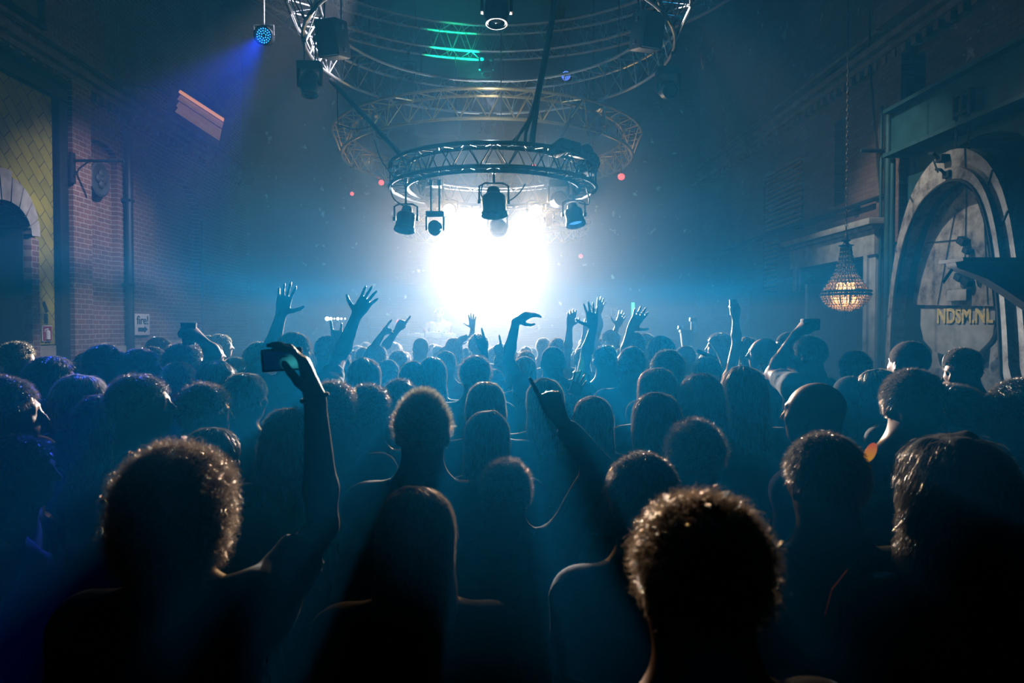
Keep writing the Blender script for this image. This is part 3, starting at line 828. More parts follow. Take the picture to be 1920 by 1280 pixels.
# straight truss pieces at the roof
def beam_truss(a, b, label, m=M_ALU, w=0.3, n=14):
    a = Vector(a); b = Vector(b); d = (b - a); L_ = d.length; d.normalize()
    s = d.cross(Vector((0, 0, 1))).normalized(); u = s.cross(d)
    t = empty('straight_truss', a, label, 'truss')
    offs = [s * w / 2, -s * w / 2, u * w * 0.85]
    for o_ in offs:
        bm = bmesh.new(); tube(bm, [o_, o_ + d * L_], 0.024, 8); obj('chord', bm, m, t)
    for i, j in ((0, 1), (1, 2), (0, 2)):
        bm = bmesh.new()
        tube(bm, [(offs[i] if k % 2 == 0 else offs[j]) + d * L_ * k / n for k in range(n + 1)], 0.009, 5); obj('lattice', bm, m, t)
    return t
beam_truss(P(400, -60, 11.5), P(552, 60, 11.2), 'short straight truss running out of the top beside the blue spotlight', n=10)
beam_truss(P(1345, -25, 11.5), P(1240, 62, 11.2), 'short straight truss at the rim of the rings on the chandelier side', n=8)

# suspension: straps and cable loom
def line(name, a, b, r, m, label, cat, sag=0.0, n=2):
    a = Vector(a); b = Vector(b); bm = bmesh.new()
    if sag or n > 2:
        n = max(n, 12)
    pts = [a.lerp(b, i / (n - 1)) - Vector((0, 0, sag * 4 * (i / (n - 1)) * (1 - i / (n - 1)))) for i in range(n)]
    tube(bm, [p - a for p in pts], r, 8)
    o = obj(name, bm, m); o.location = a
    return tag(o, label, cat)
line('suspension_strut', P(620, 150, 9.8), P(758, 297, 9.4), 0.035, M_BLACK, 'black diagonal strut tying the lamp ring to the wide ring, blue-spotlight side', 'strut')
line('suspension_strut', P(1092, 185, 11.9), P(1044, 270, 10.9), 0.035, M_BLACK, 'shorter black strut tying the lamp ring to the wide ring, behind the cable loom', 'strut')
t = empty('cable_loom', P(985, 262, 8.9), 'thick black bundle of cables dropping from the roof to the lamp ring', 'cable')
a = P(985, 262, 8.9)
for k in range(6):
    bm = bmesh.new(); ph = k * 1.05
    pts = []
    for i, (x, y) in enumerate(((1048, -60), (1036, 30), (1024, 100), (1008, 180), (998, 225), (988 + (k - 2.5) * 3, 252), (982 + (k - 2.5) * 7, 275))):
        q = P(x, y, 8.9 - 0.0 * i)
        spread = 0.022 if i < 4 else 0.03 + 0.02 * (i - 3)
        pts.append(q - a + Vector((spread * math.cos(ph + i * .5), spread * math.sin(ph + i * .5), 0)))
    tube(bm, pts, 0.02, 6); obj('cable', bm, M_BLACK, t)
def loop_cable(pxs, Y, label, r=0.009):
    a = P(*pxs[0], Y); bm = bmesh.new()
    pts = [(x, y) for x, y in pxs]
    # smooth interpolation
    out = []
    for i in range(len(pts) - 1):
        p0 = pts[max(i - 1, 0)]; p1 = pts[i]; p2 = pts[i + 1]; p3 = pts[min(i + 2, len(pts) - 1)]
        for j in range(5):
            u = j / 5
            out.append(tuple(0.5 * (2 * p1[c] + (p2[c] - p0[c]) * u + (2 * p0[c] - 5 * p1[c] + 4 * p2[c] - p3[c]) * u * u + (3 * p1[c] - p0[c] - 3 * p2[c] + p3[c]) * u ** 3) for c in (0, 1)))
    out.append(pts[-1])
    tube(bm, [P(x, y, Y) - a for x, y in out], r, 5)
    o = obj('loose_cable', bm, M_BLACK); o.location = a
    tag(o, label, 'cable')
loop_cable([(632, 150), (633, 200), (634, 236), (640, 236), (665, 242), (700, 236)], 9.8, 'thin cable with a plug hanging from the wide ring, crossing the diagonal strut')
loop_cable([(702, 262), (715, 300), (738, 332)], 9.2, 'thin cable trailing below the diagonal strut')
loop_cable([(742, 325), (733, 350), (738, 372), (756, 386)], 9.0, 'cable curling down to the lamp at the near-brick end of the lamp ring')
loop_cable([(1090, 330), (1100, 355), (1104, 382), (1085, 380)], 9.6, 'cable with a plug curling outside the lamp ring by the blue-lensed par can')
loop_cable([(985, 345), (975, 360), (962, 372), (950, 378)], 8.7, 'cable looping to the front middle lamp from one side')
loop_cable([(905, 345), (902, 365), (915, 382)], 8.7, 'short cable drooping beside the front middle lamp')
loop_cable([(1320, 60), (1312, 90), (1318, 130)], 9.9, 'short stray cable under the short straight truss')


def par_can(c, aim, L_, r, label, lens=None, name='par_can', ztop=None, barn=False):
    """lamp can at c, mouth pointing along aim; yoke and clamp reach up to ztop"""
    c = Vector(c); aim = Vector(aim).normalized()
    t = empty(name, c, label, 'stage light')
    Mr = aim.to_track_quat('Z', 'Y').to_matrix().to_4x4()
    bm = bmesh.new()
    lathe(bm, [(0, -L_ * .5), (r * .45, -L_ * .5), (r * .55, -L_ * .42), (r * .62, -L_ * .28), (r * .92, -L_ * .2), (r, -L_ * .15), (r, L_ * .38), (r * 1.12, L_ * .40), (r * 1.12, L_ * .5), (r * .92, L_ * .5), (r * .9, L_ * .3), (0, L_ * .3)], 24, Mr)
    obj('can', bm, M_HOUSE, t)
    bm = bmesh.new(); lathe(bm, [(r * .88, L_ * .32), (r * .6, L_ * .36), (0, L_ * .38)], 20, Mr); obj('lens', bm, lens or M_LENS, t)
    if barn:
        bm = bmesh.new()
        for k in range(4):
            Rk = Mr @ Matrix.Rotation(k * math.pi / 2, 4, 'Z')
            vs = [bm.verts.new(Rk @ Vector(v)) for v in ((-r * .8, r * 1.05, L_ * .5), (r * .8, r * 1.05, L_ * .5), (r * 1.1, r * 1.6, L_ * .9), (-r * 1.1, r * 1.6, L_ * .9), (-r * .8, r * 1.08, L_ * .5), (r * .8, r * 1.08, L_ * .5), (r * 1.1, r * 1.64, L_ * .9), (-r * 1.1, r * 1.64, L_ * .9))]
            for f in ((0, 1, 2, 3), (7, 6, 5, 4), (0, 3, 7, 4), (1, 5, 6, 2), (3, 2, 6, 7), (0, 4, 5, 1)): bm.faces.new([vs[i] for i in f])
        obj('barn_doors', bm, M_HOUSE, t, smooth=False)
    top = (ztop - c.z) if ztop else r * 2.2
    bm = bmesh.new(); w_ = r * 1.22
    tube(bm, [(-w_, 0, 0), (-w_, 0, r * 1.3), (-w_ * .6, 0, r * 1.55), (w_ * .6, 0, r * 1.55), (w_, 0, r * 1.3), (w_, 0, 0)], 0.012, 6); obj('yoke', bm, M_HOUSE, t)
    for s in (-1, 1):
        bm = bmesh.new(); lathe(bm, [(0, -.02), (.028, -.02), (.028, .02), (0, .02)], 10, Matrix.Translation((s * w_, 0, 0)) @ Matrix.Rotation(math.pi / 2, 4, 'Y')); obj('knob', bm, M_ALU_D, t)
    bm = bmesh.new(); tube(bm, [(0, 0, r * 1.5), (0, 0, max(top, r * 1.7))], 0.014, 6); bx(bm, (0, 0, max(top, r * 1.8) - 0.02), (0.05, 0.06, 0.08), bev=0.008); obj('clamp', bm, M_ALU_D, t)
    return t


def moving_head(c, aim, s, label, ztop=None, lens=None):
    c = Vector(c); aim = Vector(aim).normalized()
    t = empty('moving_head_light', c, label, 'stage light')
    Mr = aim.to_track_quat('Z', 'Y').to_matrix().to_4x4()
    bm = bmesh.new(); lathe(bm, [(0, -s * .75), (s * .3, -s * .72), (s * .46, -s * .5), (s * .52, -s * .1), (s * .52, s * .3), (s * .42, s * .55), (s * .44, s * .62), (s * .36, s * .62), (s * .34, s * .5), (0, s * .5)], 24, Mr); obj('head', bm, M_HOUSE, t)
    bm = bmesh.new(); lathe(bm, [(s * .34, s * .52), (s * .2, s * .56), (0, s * .575)], 20, Mr); obj('lens', bm, lens or M_LENS, t)
    bm = bmesh.new(); lathe(bm, [(s * .42, s * .60), (s * .47, s * .60), (s * .47, s * .645), (s * .42, s * .645)], 24, Mr, caps=False); obj('lens_ring', bm, M_DARKSTEEL, t)
    for q in (-1, 1):
        bm = bmesh.new(); bx(bm, (q * s * .62, 0, s * .35), (s * .14, s * .34, s * 1.0), bev=s * .04); obj('yoke_arm', bm, M_HOUSE, t)
    bm = bmesh.new(); bx(bm, (0, 0, s * 1.0), (s * 1.3, s * .8, s * .38), bev=s * .05); obj('base', bm, M_HOUSE, t)
    top = (ztop - c.z) if ztop else s * 1.5
    bm = bmesh.new()
    for q in (-.3, .3): tube(bm, [(q * s, 0, s * 1.15), (q * s, 0, max(top, s * 1.3))], 0.012, 6); bx(bm, (q * s, 0, max(top, s * 1.3) - .02), (.05, .06, .08), bev=.006)
    obj('clamps', bm, M_ALU_D, t)
    return t


ZA, ZB = 3.98, 5.87
D = Vector
M_BLUELENS = mat('blue_glowing_lens', (.05, .1, .6), .2, var=0, emis=(0.08, 0.3, 1.0), estr=1.2)
par_can(P(761, 410, 9.2), D((-0.1, -0.25, -1)), 0.34, 0.125, 'dark par can hanging at the brick-wall end of the lamp ring', ztop=ZA, barn=False)
moving_head(P(812, 375, 10.9), D((0.3, -0.8, -0.5)), 0.26, 'moving head above the warm lamp on the brick-wall side of the ring', ztop=ZA)
moving_head(P(816, 428, 9.4), D((0.0, -1, 0.05)), 0.19, 'round-faced moving head hanging lower, just below the left warm lamp', ztop=ZA)
par_can(P(926, 378, 8.62), D((0.05, -0.2, -1)), 0.36, 0.15, 'big boxy par can at the front middle of the lamp ring', ztop=ZA)
par_can(P(933, 424, 11.2), D((0.1, -0.9, -0.4)), 0.30, 0.13, 'par can hanging lower behind the front middle one, over the blinding lamp', ztop=ZA)
par_can(P(1026, 414, 11.1), D((1, 0.0, -0.1)), 0.14, 0.1, 'thin lamp seen edge-on hanging beside the warm lamp near the round-faced head', ztop=ZA)
moving_head(P(1047, 374, 10.4), D((0.15, -1, -0.05)), 0.24, 'round-faced moving head at the chandelier end of the lamp ring', ztop=ZA)
par_can(P(1076, 402, 9.8), D((0.15, -0.3, -1)), 0.33, 0.13, 'par can with a small blue glow in its lens, outermost on the chandelier side', lens=M_BLUELENS, ztop=ZA)
# warm lamps
M_WARMEM = mat('warm_lamp_face', (1, .8, .5), .3, var=0, emis=(1.0, .78, .45), estr=8)
for c, lab in ((WARM_A, 'warm glowing lamp on the ring, nearer the brick wall'), (WARM_B, 'warm glowing lamp on the ring, nearer the chandelier')):
    par_can(c + Vector((0, 0.03, 0)), D((0.02, -1, -0.12)), 0.22, 0.11, lab, lens=M_WARMEM, ztop=ZA)
# fixtures on the wide ring
moving_head(P(581, 158, 9.3), D((0.05, -0.2, -1)), 0.24, 'dark moving head hanging below the wide ring nearest the blue spotlight', ztop=ZB)
moving_head(P(931, 18, 7.35), D((0.0, -0.1, -1)), 0.25, 'dark moving head hanging at the top middle of the picture', ztop=ZB)
moving_head(P(1252, 168, 9.6), D((0.05, -0.9, -0.35)), 0.25, 'dark round moving head outside the wide ring on the chandelier side', ztop=ZB)
moving_head(P(1113, 232, 11.8), D((0.0, -0.35, -1)), 0.28, 'glassy moving head below the wide ring near the short strut', ztop=ZB)
moving_head(P(915, 246, 12.4), D((0.0, -1, -0.1)), 0.24, 'round-faced moving head at the far middle of the wide ring', ztop=ZB)
moving_head(P(716, 240, 12.2), D((0.1, -0.3, -1)), 0.24, 'pale hazy moving head behind the diagonal strut', ztop=ZB)
moving_head(P(912, 128, 13.9), D((0.0, -0.3, -1)), 0.22, 'small hazy moving head hung from the green-lit ring', ztop=7.5)
par_can(P(766, 132, 13.8), D((0.1, -0.5, -1)), 0.3, 0.12, 'small hazy par can hung from the green-lit ring near its brightest part', ztop=7.5)
# LED pars
M_LED = mat('blue_led', (.1, .3, 1), .3, var=0, emis=(0.04, 0.35, 1.0), estr=2.2)
def led_par(c, aim, r, label, n_on=True, m_led=None):
    c = Vector(c); t = empty('led_par', c, label, 'stage light')
    Mr = Vector(aim).normalized().to_track_quat('Z', 'Y').to_matrix().to_4x4()
    bm = bmesh.new(); lathe(bm, [(0, -.22), (r * .6, -.22), (r, -.1), (r, .0), (r * 1.1, .0), (r * 1.1, .05), (r * .95, .05), (r * .95, .0), (0, .0)], 24, Mr); obj('can', bm, M_HOUSE, t)
    k = 0
    for ring_r, n_ in ((0.3, 6), (0.58, 12), (0.85, 18)):
        for i in range(n_):
            a = 2 * math.pi * i / n_ + ring_r
            bm = bmesh.new(); q = bmesh.ops.create_icosphere(bm, subdivisions=1, radius=r * 0.085)
            bmesh.ops.transform(bm, matrix=Mr @ Matrix.Translation((r * ring_r * .93 * math.cos(a), r * ring_r * .93 * math.sin(a), 0.012)), verts=q['verts'])
            obj('led', bm, m_led or M_LED, t)
    bm = bmesh.new(); tube(bm, [(-r * 1.15, 0, 0), (-r * 1.15, 0, r * 1.2), (r * 1.15, 0, r * 1.2), (r * 1.15, 0, 0)], .012, 6); tube(bm, [(0, 0, r * 1.2), (0, 0, r * 1.2 + .4)], .014, 6); obj('yoke', bm, M_ALU_D, t)
led_par(BLUE_PAR, (-0.05, -1, -0.25), 0.115, 'round blue spotlight of many small diodes throwing a beam towards the brick wall')
led_par(P(1061, 142, 13.6), (0.0, -1, -0.35), 0.10, 'small hazy blue diode lamp between the two upper rings', m_led=mat('dim_blue_led', (.1, .2, 1), .3, var=0, emis=(0.12, 0.2, 1.0), estr=4))

# speaker-like boxes masking the rings, and other hung gear
def hung_box(px, py, Y, w_, d_, h_, label, ztop, rot=0.0, name='hanging_speaker', tilt=0.25):
    c = P(px, py, Y); t = empty(name, c, label, 'speaker' if 'speaker' in name else 'projector', rz=rot)
    R = Matrix.Rotation(tilt, 3, 'X')
    bm = bmesh.new(); bx(bm, (0, 0, 0), (w_, d_, h_), rot=R, bev=0.03); obj('cabinet', bm, M_HOUSE, t)
    bm = bmesh.new(); bx(bm, R @ Vector((0, -d_ / 2 - .008, 0)), (w_ * .9, .02, h_ * .92), rot=R, bev=.006); obj('grille', bm, M_BLACK, t)
    bm = bmesh.new()
    for s in (-1, 1): tube(bm, [(s * w_ * .4, 0, h_ * .3), (s * w_ * .4, 0, ztop - c.z)], .012, 6)
    obj('hanging_bar', bm, M_DARKSTEEL, t)
    for s in (-1, 1):
        for z in (.3, -.3):
            bm = bmesh.new(); bx(bm, R @ Vector((s * w_ * .51, 0, z * h_)), (.02, .06, .05), rot=R); obj('corner_plate', bm, M_ALU_D, t)
    return t
hung_box(624, 74, 8.9, 0.30, 0.34, 0.46, 'dark speaker cabinet inside the wide ring on the blue-spotlight side', 7.5, rot=-0.3)
hung_box(1213, 60, 8.9, 0.32, 0.34, 0.46, 'dark speaker cabinet inside the wide ring on the chandelier side', 7.5, rot=0.3)
hung_box(822, 243, 12.6, 0.78, 0.4, 0.27, 'long grey video projector hanging behind the strut in the haze', 7.0, rot=0.1, name='hanging_projector', tilt=0.12)
hung_box(1045, 268, 10.9, 0.34, 0.3, 0.13, 'flat black amplifier box lying on top of the lamp ring', 4.4, rot=-0.35, name='rigged_speaker', tilt=0.05)
# dark draped cover along the ring by the cable loom
bm = bmesh.new()
for k in range(9):
    a = math.radians(-52 + k * 7); q = Vector((0.04 + 1.38 * math.cos(a), 9.95 + 1.38 * math.sin(a), 4.31 + 0.03 * (k % 2)))
    bx(bm, q, (0.3, 0.2, 0.12), rot=Matrix.Rotation(a, 3, 'Z') @ Matrix.Rotation(0.3 * (k % 3 - 1), 3, 'Y'), bev=0.03)
tag(obj('cable_bag', bm, M_BLACK), 'lumpy black cable sock tied along the top of the lamp ring', 'cable bag')
# bulbs
SH = 0.62
def bulb(px, py, Y, r, label, lit=True, ztop=None):
    if ztop and ztop > 4:   # hang it exactly under the chord of its ring
        cx_, cy_, R_ = (-.05, 14.0, 2.9) if ztop > 5 else (.1, 17.3, 2.3)
        Y = min((abs(math.hypot(P(px, py, y_ * .01).x - cx_, y_ * .01 - cy_) - R_) + .02 * abs(y_ * .01 - Y), y_ * .01) for y_ in range(1080, 2000, 2))[1]
    c = P(px, py, Y); t = empty('red_bulb' if lit else 'clear_bulb', c, label, 'bulb', 'bulbs on the hazy rings')
    bm = bmesh.new(); q = bmesh.ops.create_uvsphere(bm, u_segments=16, v_segments=12, radius=r)
    for v in bm.verts:
        if v.co.z > r * .4: v.co.x *= 1 - (v.co.z / r - .4) * .5; v.co.y *= 1 - (v.co.z / r - .4) * .5
    obj('glass', bm, mat('red_bulb_glass', (.8, .05, .04), .3, var=0, emis=(1.0, .10, .09), estr=1.6) if lit else mat('clear_bulb_glass', (.6, .65, .7), .08, var=0, trans=.7), t)
    bm = bmesh.new(); lathe(bm, [(0, r * .8), (r * .5, r * .8), (r * .5, r * 1.6), (0, r * 1.7)], 12); obj('socket', bm, M_ALU_D, t)
    if ztop:
        bm = bmesh.new(); tube(bm, [(0, 0, r * 1.6), (0, 0, ztop - c.z)], .008, 5); bx(bm, (0, 0, ztop - c.z), (.09, .09, .05)); obj('wire', bm, M_BLACK, t)
bulb(715, 342, 13.6, .062, 'red bulb on the brick-wall side, just outside the lamp ring', ztop=5.36)
bulb(660, 363, 14.5, .04, 'small dim red bulb lowest on the brick-wall side of the golden ring', ztop=5.36)
bulb(1165, 331, 12.8, .062, 'red bulb hanging outermost on the chandelier side', ztop=5.36)
bulb(1105, 319, 13.2, .062, 'red bulb just behind the end of the cable sock', ztop=5.36)
bulb(1000, 311, 14.4, .06, 'red bulb seen through the lattice of the lamp ring', ztop=5.36)
bulb(1089, 480, 16.9, .05, 'dim red bulb hanging low beside the bright haze', ztop=4.30)
bulb(748, 603, 13.2, .05, 'dim red light on a thin pole behind the laptop', ztop=SH)
bulb(745, 322, 9.0, .045, 'clear bulb at the brick-wall end of the lamp ring', lit=False)
bulb(1023, 283, 8.9, .045, 'clear bulb on the top chord of the lamp ring', lit=False)
bulb(1109, 318, 9.6, .045, 'clear bulb at the tip of the cable sock', lit=False)

# ================================================================ stage
MSTAGE = mat('stage_black', (0.02, 0.022, 0.025), 0.7)
SH = 0.62
bm = bmesh.new(); bx(bm, (0.0, 14.7, SH / 2), (9.0, 5.2, SH), bev=0.01); o = obj('stage_platform', bm, MSTAGE); tag(o, 'low black stage platform at the far end of the hall', 'stage')
# main lamp
t = empty('stage_blinder', MAIN, 'blindingly bright round stage lamp above the performer', 'stage light')
bm = bmesh.new(); lathe(bm, [(0, .3), (.12, .3), (.2, .18), (.26, .0), (.28, -.05), (.25, -.05), (.23, 0), (0, .02)], 28, Matrix.Rotation(-math.pi / 2, 4, 'X') @ Matrix.Scale(1, 4)); 
for v in bm.verts: v.co.y = abs(v.co.y) if v.co.y > 0 else v.co.y
obj('housing', bm, M_HOUSE, t)
bm = bmesh.new(); lathe(bm, [(0.22, 0.0), (0.12, 0.02), (0, .03)], 28, Matrix.Translation((0, -0.02, 0)) @ Matrix.Rotation(math.pi / 2, 4, 'X'))
obj('lamp_face', bm, mat('blinding_face', (1, 1, 1), .3, var=0, emis=(1.0, .96, .9), estr=60), t)
bm = bmesh.new(); tube(bm, [(-.3, 0.1, 0), (-.3, .1, .3), (.3, .1, .3), (.3, .1, 0)], .02, 6); tube(bm, [(0, .1, .3), (0, .1, 4.75 + 5.36 - 4.75 - MAIN.z)], .02, 6); obj('yoke', bm, M_HOUSE, t)

def dj_gear():
    Y = 12.35
    a = P(726, 655, Y); b = P(856, 655, Y)
    t = empty('equipment_table', ((a.x + b.x) / 2, Y, SH), 'table draped in pale cloth carrying the laptop and mixers', 'table')
    ht = P(750, 632, Y).z - SH
    bm = bmesh.new(); bx(bm, (0, 0.1, ht - .02), (b.x - a.x, .7, .04), bev=.008); obj('top', bm, MSTAGE, t)
    for sx in (-1, 1):
        for sy in (-.2, .4):
            bm = bmesh.new(); bx(bm, (sx * (b.x - a.x) * .47, sy, (ht - .04) / 2), (.05, .05, ht - .04)); obj('leg', bm, M_DARKSTEEL, t)
    bm = bmesh.new()
    for k in range(4): bx(bm, (-.22, -.26, ht - .1 - k * .1), (.6, .03, .075), bev=.006)
    obj('front_rack', bm, mat('grey_rack', (.35, .37, .4), .5), t)
    zt = SH + ht
    # laptop
    c = P(751, 617, Y - .12)
    l = empty('laptop', (c.x, Y - .05, zt), 'silver laptop with a small glowing logo on its lid, beside the performer', 'laptop')
    W_, Hh = .31, .235
    bm = bmesh.new(); bx(bm, (0, .12, .01), (W_, .22, .018), bev=.004); obj('base', bm, M_ALU, l)
    R = Matrix.Rotation(math.radians(12), 3, 'X')
    bm = bmesh.new(); bx(bm, R @ Vector((0, 0, Hh / 2 + .02)), (W_, .012, Hh), rot=R, bev=.004); obj('lid', bm, mat('silver_lid', (.62, .64, .67), .35, .4, var=.03), l)
    lp = []
    for i in range(28):
        a_ = 2 * math.pi * i / 28; r_ = .021 * (1 + .06 * math.cos(2 * a_)) * (1 - .12 * max(0, math.sin(a_)) ** 6)
        x, y = r_ * math.cos(a_), r_ * 1.05 * math.sin(a_)
        dd = math.hypot(x - .026, y - .003)
        if dd < .011: x = .026 - (.011 ** 2 - min(.011, abs(y - .003)) ** 2) ** .5
        lp.append((x, y))
    Ml = R.to_4x4() @ Matrix.Translation((0, -.0085, Hh / 2 + .02)) @ M_XZ
    me = poly_mesh([lp], .003, Ml); link('lid_logo', me, mat('glowing_logo', (1, 1, 1), .3, var=0, emis=(.9, .95, 1), estr=2.0), l)
    me = poly_mesh([[(.002, .024), (.012, .028), (.016, .04), (.006, .036)]], .003, Ml); link('logo_leaf', me, _mats['glowing_logo'], l)
    # mixers
    for (px, w_, h_, lab) in ((778, .3, .07, 'white-edged media player beside the laptop'), (813, .3, .09, 'flat mixer under the hands of the performer'), (842, .24, .07, 'second media player at the end of the table')):
        c = P(px, 630, Y)
        m = empty('dj_mixer' if px == 813 else 'media_player', (c.x, Y, zt), lab, 'dj equipment')
        bm = bmesh.new(); bx(bm, (0, .08, h_ / 2), (w_ * .95, .32, h_), bev=.01); obj('case', bm, mat('light_grey_case', (.5, .52, .55), .4), m)
        bm = bmesh.new(); lathe(bm, [(0, h_ + .012), (.08, h_ + .012), (.085, h_), (0, h_)], 20, Matrix.Translation((0, .06, 0))); obj('jog_wheel', bm, M_ALU, m)
        for k in range(4):
            bm = bmesh.new(); lathe(bm, [(0, h_ + .02), (.009, h_ + .02), (.01, h_), (0, h_)], 8, Matrix.Translation((-.1 + k * .06, .2, 0))); obj('knob', bm, M_BLACK, m)
    # microphone stand
    a = P(689, 596, 12.0)
    s = empty('microphone_stand', (a.x, 12.2, SH), 'thin microphone stand with a side boom, beside the laptop table', 'stand')
    bm = bmesh.new(); tube(bm, [(0, 0, 0), (0, 0, a.z - SH)], .012, 6); obj('pole', bm, M_ALU, s)
    bm = bmesh.new(); tube(bm, [(0, 0, a.z - SH - .17), (.22, 0, a.z - SH - .17)], .008, 6); obj('boom', bm, M_ALU, s)
    for k in range(3):
        bm = bmesh.new(); an = k * 2.094; tube(bm, [(0, 0, .18), (.25 * math.cos(an), .25 * math.sin(an), .01)], .01, 5); obj('leg', bm, M_ALU_D, s)
    # bright lights on a bar at the back
    a = P(612, 599, 15.5); b = P(652, 599, 15.5)
    s = empty('lamp_bar', (a.x, 15.5, SH), 'low bar of small white lamps at the back, between the two raised arms', 'lamp')
    bm = bmesh.new(); tube(bm, [(0, 0, a.z - SH), (b.x - a.x, 0, a.z - SH)], .02, 6)
    for q in (0, b.x - a.x): tube(bm, [(q, 0, 0), (q, 0, a.z - SH)], .02, 6)
    obj('bar', bm, M_DARKSTEEL, s)
    for k, r_ in enumerate((.05, .04, .02, .035, .025, .02)):
        bm = bmesh.new(); bmesh.ops.create_icosphere(bm, subdivisions=2, radius=r_); bmesh.ops.translate(bm, verts=bm.verts, vec=((b.x - a.x) * (k + .3) / 6, -.03, a.z - SH + .02)); obj('lamp', bm, mat('small_white_lamp', (1, 1, 1), .3, var=0, emis=(.9, .95, 1), estr=3), s)
    # shelf with green bottle and cups far back
    a = P(1110, 594, 14.8); b = P(1196, 594, 14.8)
    s = empty('back_shelf', (a.x, 14.8, SH), 'thin high shelf across the back of the stage under the green light tube', 'shelf')
    hz = a.z - SH
    bm = bmesh.new(); bx(bm, ((b.x - a.x) / 2, 0, hz - .01), (b.x - a.x, .25, .02)); obj('board', bm, M_ALU, s)
    for q in (0.02, b.x - a.x - .02):
        bm = bmesh.new(); bx(bm, (q, 0, (hz - .02) / 2), (.04, .04, hz - .02)); obj('leg', bm, M_DARKSTEEL, s)
    c = P(1187, 580, 14.8)
    s = empty('green_light_tube', (c.x, 14.8, a.z), 'short upright glowing green light tube on the back shelf', 'light')
    bm = bmesh.new(); tube(bm, [(0, 0, 0.02), (0, 0, P(1187, 567, 14.8).z - a.z)], .035, 10); obj('tube', bm, mat('green_tube', (.1, 1, .3), .4, var=0, emis=(.08, 1, .30), estr=1.6), s)
    bm = bmesh.new(); lathe(bm, [(0, 0), (.06, 0), (.05, .03), (0, .03)], 14); obj('base', bm, M_ALU, s)
    for px, w_, h_, lab in ((1150, .13, .2, 'white stage monitor on the back shelf, farther from the green tube'), (1161, .12, .15, 'squat pale box next to the white monitor on the back shelf')):
        c = P(px, 590, 14.8); s = empty('shelf_box', (c.x, 14.75, a.z), lab, 'box')
        bm = bmesh.new(); bx(bm, (0, 0, h_ / 2), (w_, .14, h_), bev=.02); obj('body', bm, mat('cream_case', (.7, .68, .6), .5), s)
        bm = bmesh.new(); lathe(bm, [(.05, 0), (.04, .015), (0, .01)], 14, Matrix.Translation((0, -.07, h_ * .5)) @ Matrix.Rotation(math.pi / 2, 4, 'X')); obj('front_cone', bm, M_BLACK, s)
    # pale flight case / console standing above the heads
    Y = 8.6
    a = P(1275, 618, Y); b = P(1301, 650, Y); c0 = (a.x + b.x) / 2
    s = empty('ice_bucket_stand', (c0, Y, 0), 'pale ribbed bucket on a stand with a bottle holder, rising above the crowd', 'bucket')
    zb = b.z; zt2 = a.z; w2 = (b.x - a.x) / 2
    bm = bmesh.new(); lathe(bm, [(0, zb), (w2 * .75, zb), (w2 * 1.0, zt2 - .03), (w2 * 1.12, zt2 - .03), (w2 * 1.12, zt2), (w2 * .95, zt2), (w2 * .7, zb + .02), (0, zb + .02)], 24); obj('bucket', bm, mat('frosted_plastic', (.5, .52, .5), .3, var=.15, trans=.2), s)
    bm = bmesh.new(); tube(bm, [(w2 * .7, 0, zt2 - .05), (w2 * .72, 0, zt2 + .12)], .02, 8); bx(bm, (w2 * .85, 0, zt2 + .13), (.09, .05, .05), bev=.008); obj('bottle_neck', bm, mat('pale_label', (.6, .62, .6), .4), s)
    bm = bmesh.new(); tube(bm, [(-w2 * 1.3, 0, zt2 + .03), (-w2 * .8, 0, zt2 + .02)], .02, 8); obj('spout', bm, M_ALU, s)
    bm = bmesh.new(); tube(bm, [(0, 0, .02), (0, 0, zb)], .02, 8); lathe(bm, [(0, 0), (.2, 0), (.18, .03), (0, .04)], 20); obj('stand', bm, M_ALU_D, s)
dj_gear()
# ================================================================ people: bodies grown as one smooth surface
V = lambda *a: np.array(a, np.float32)


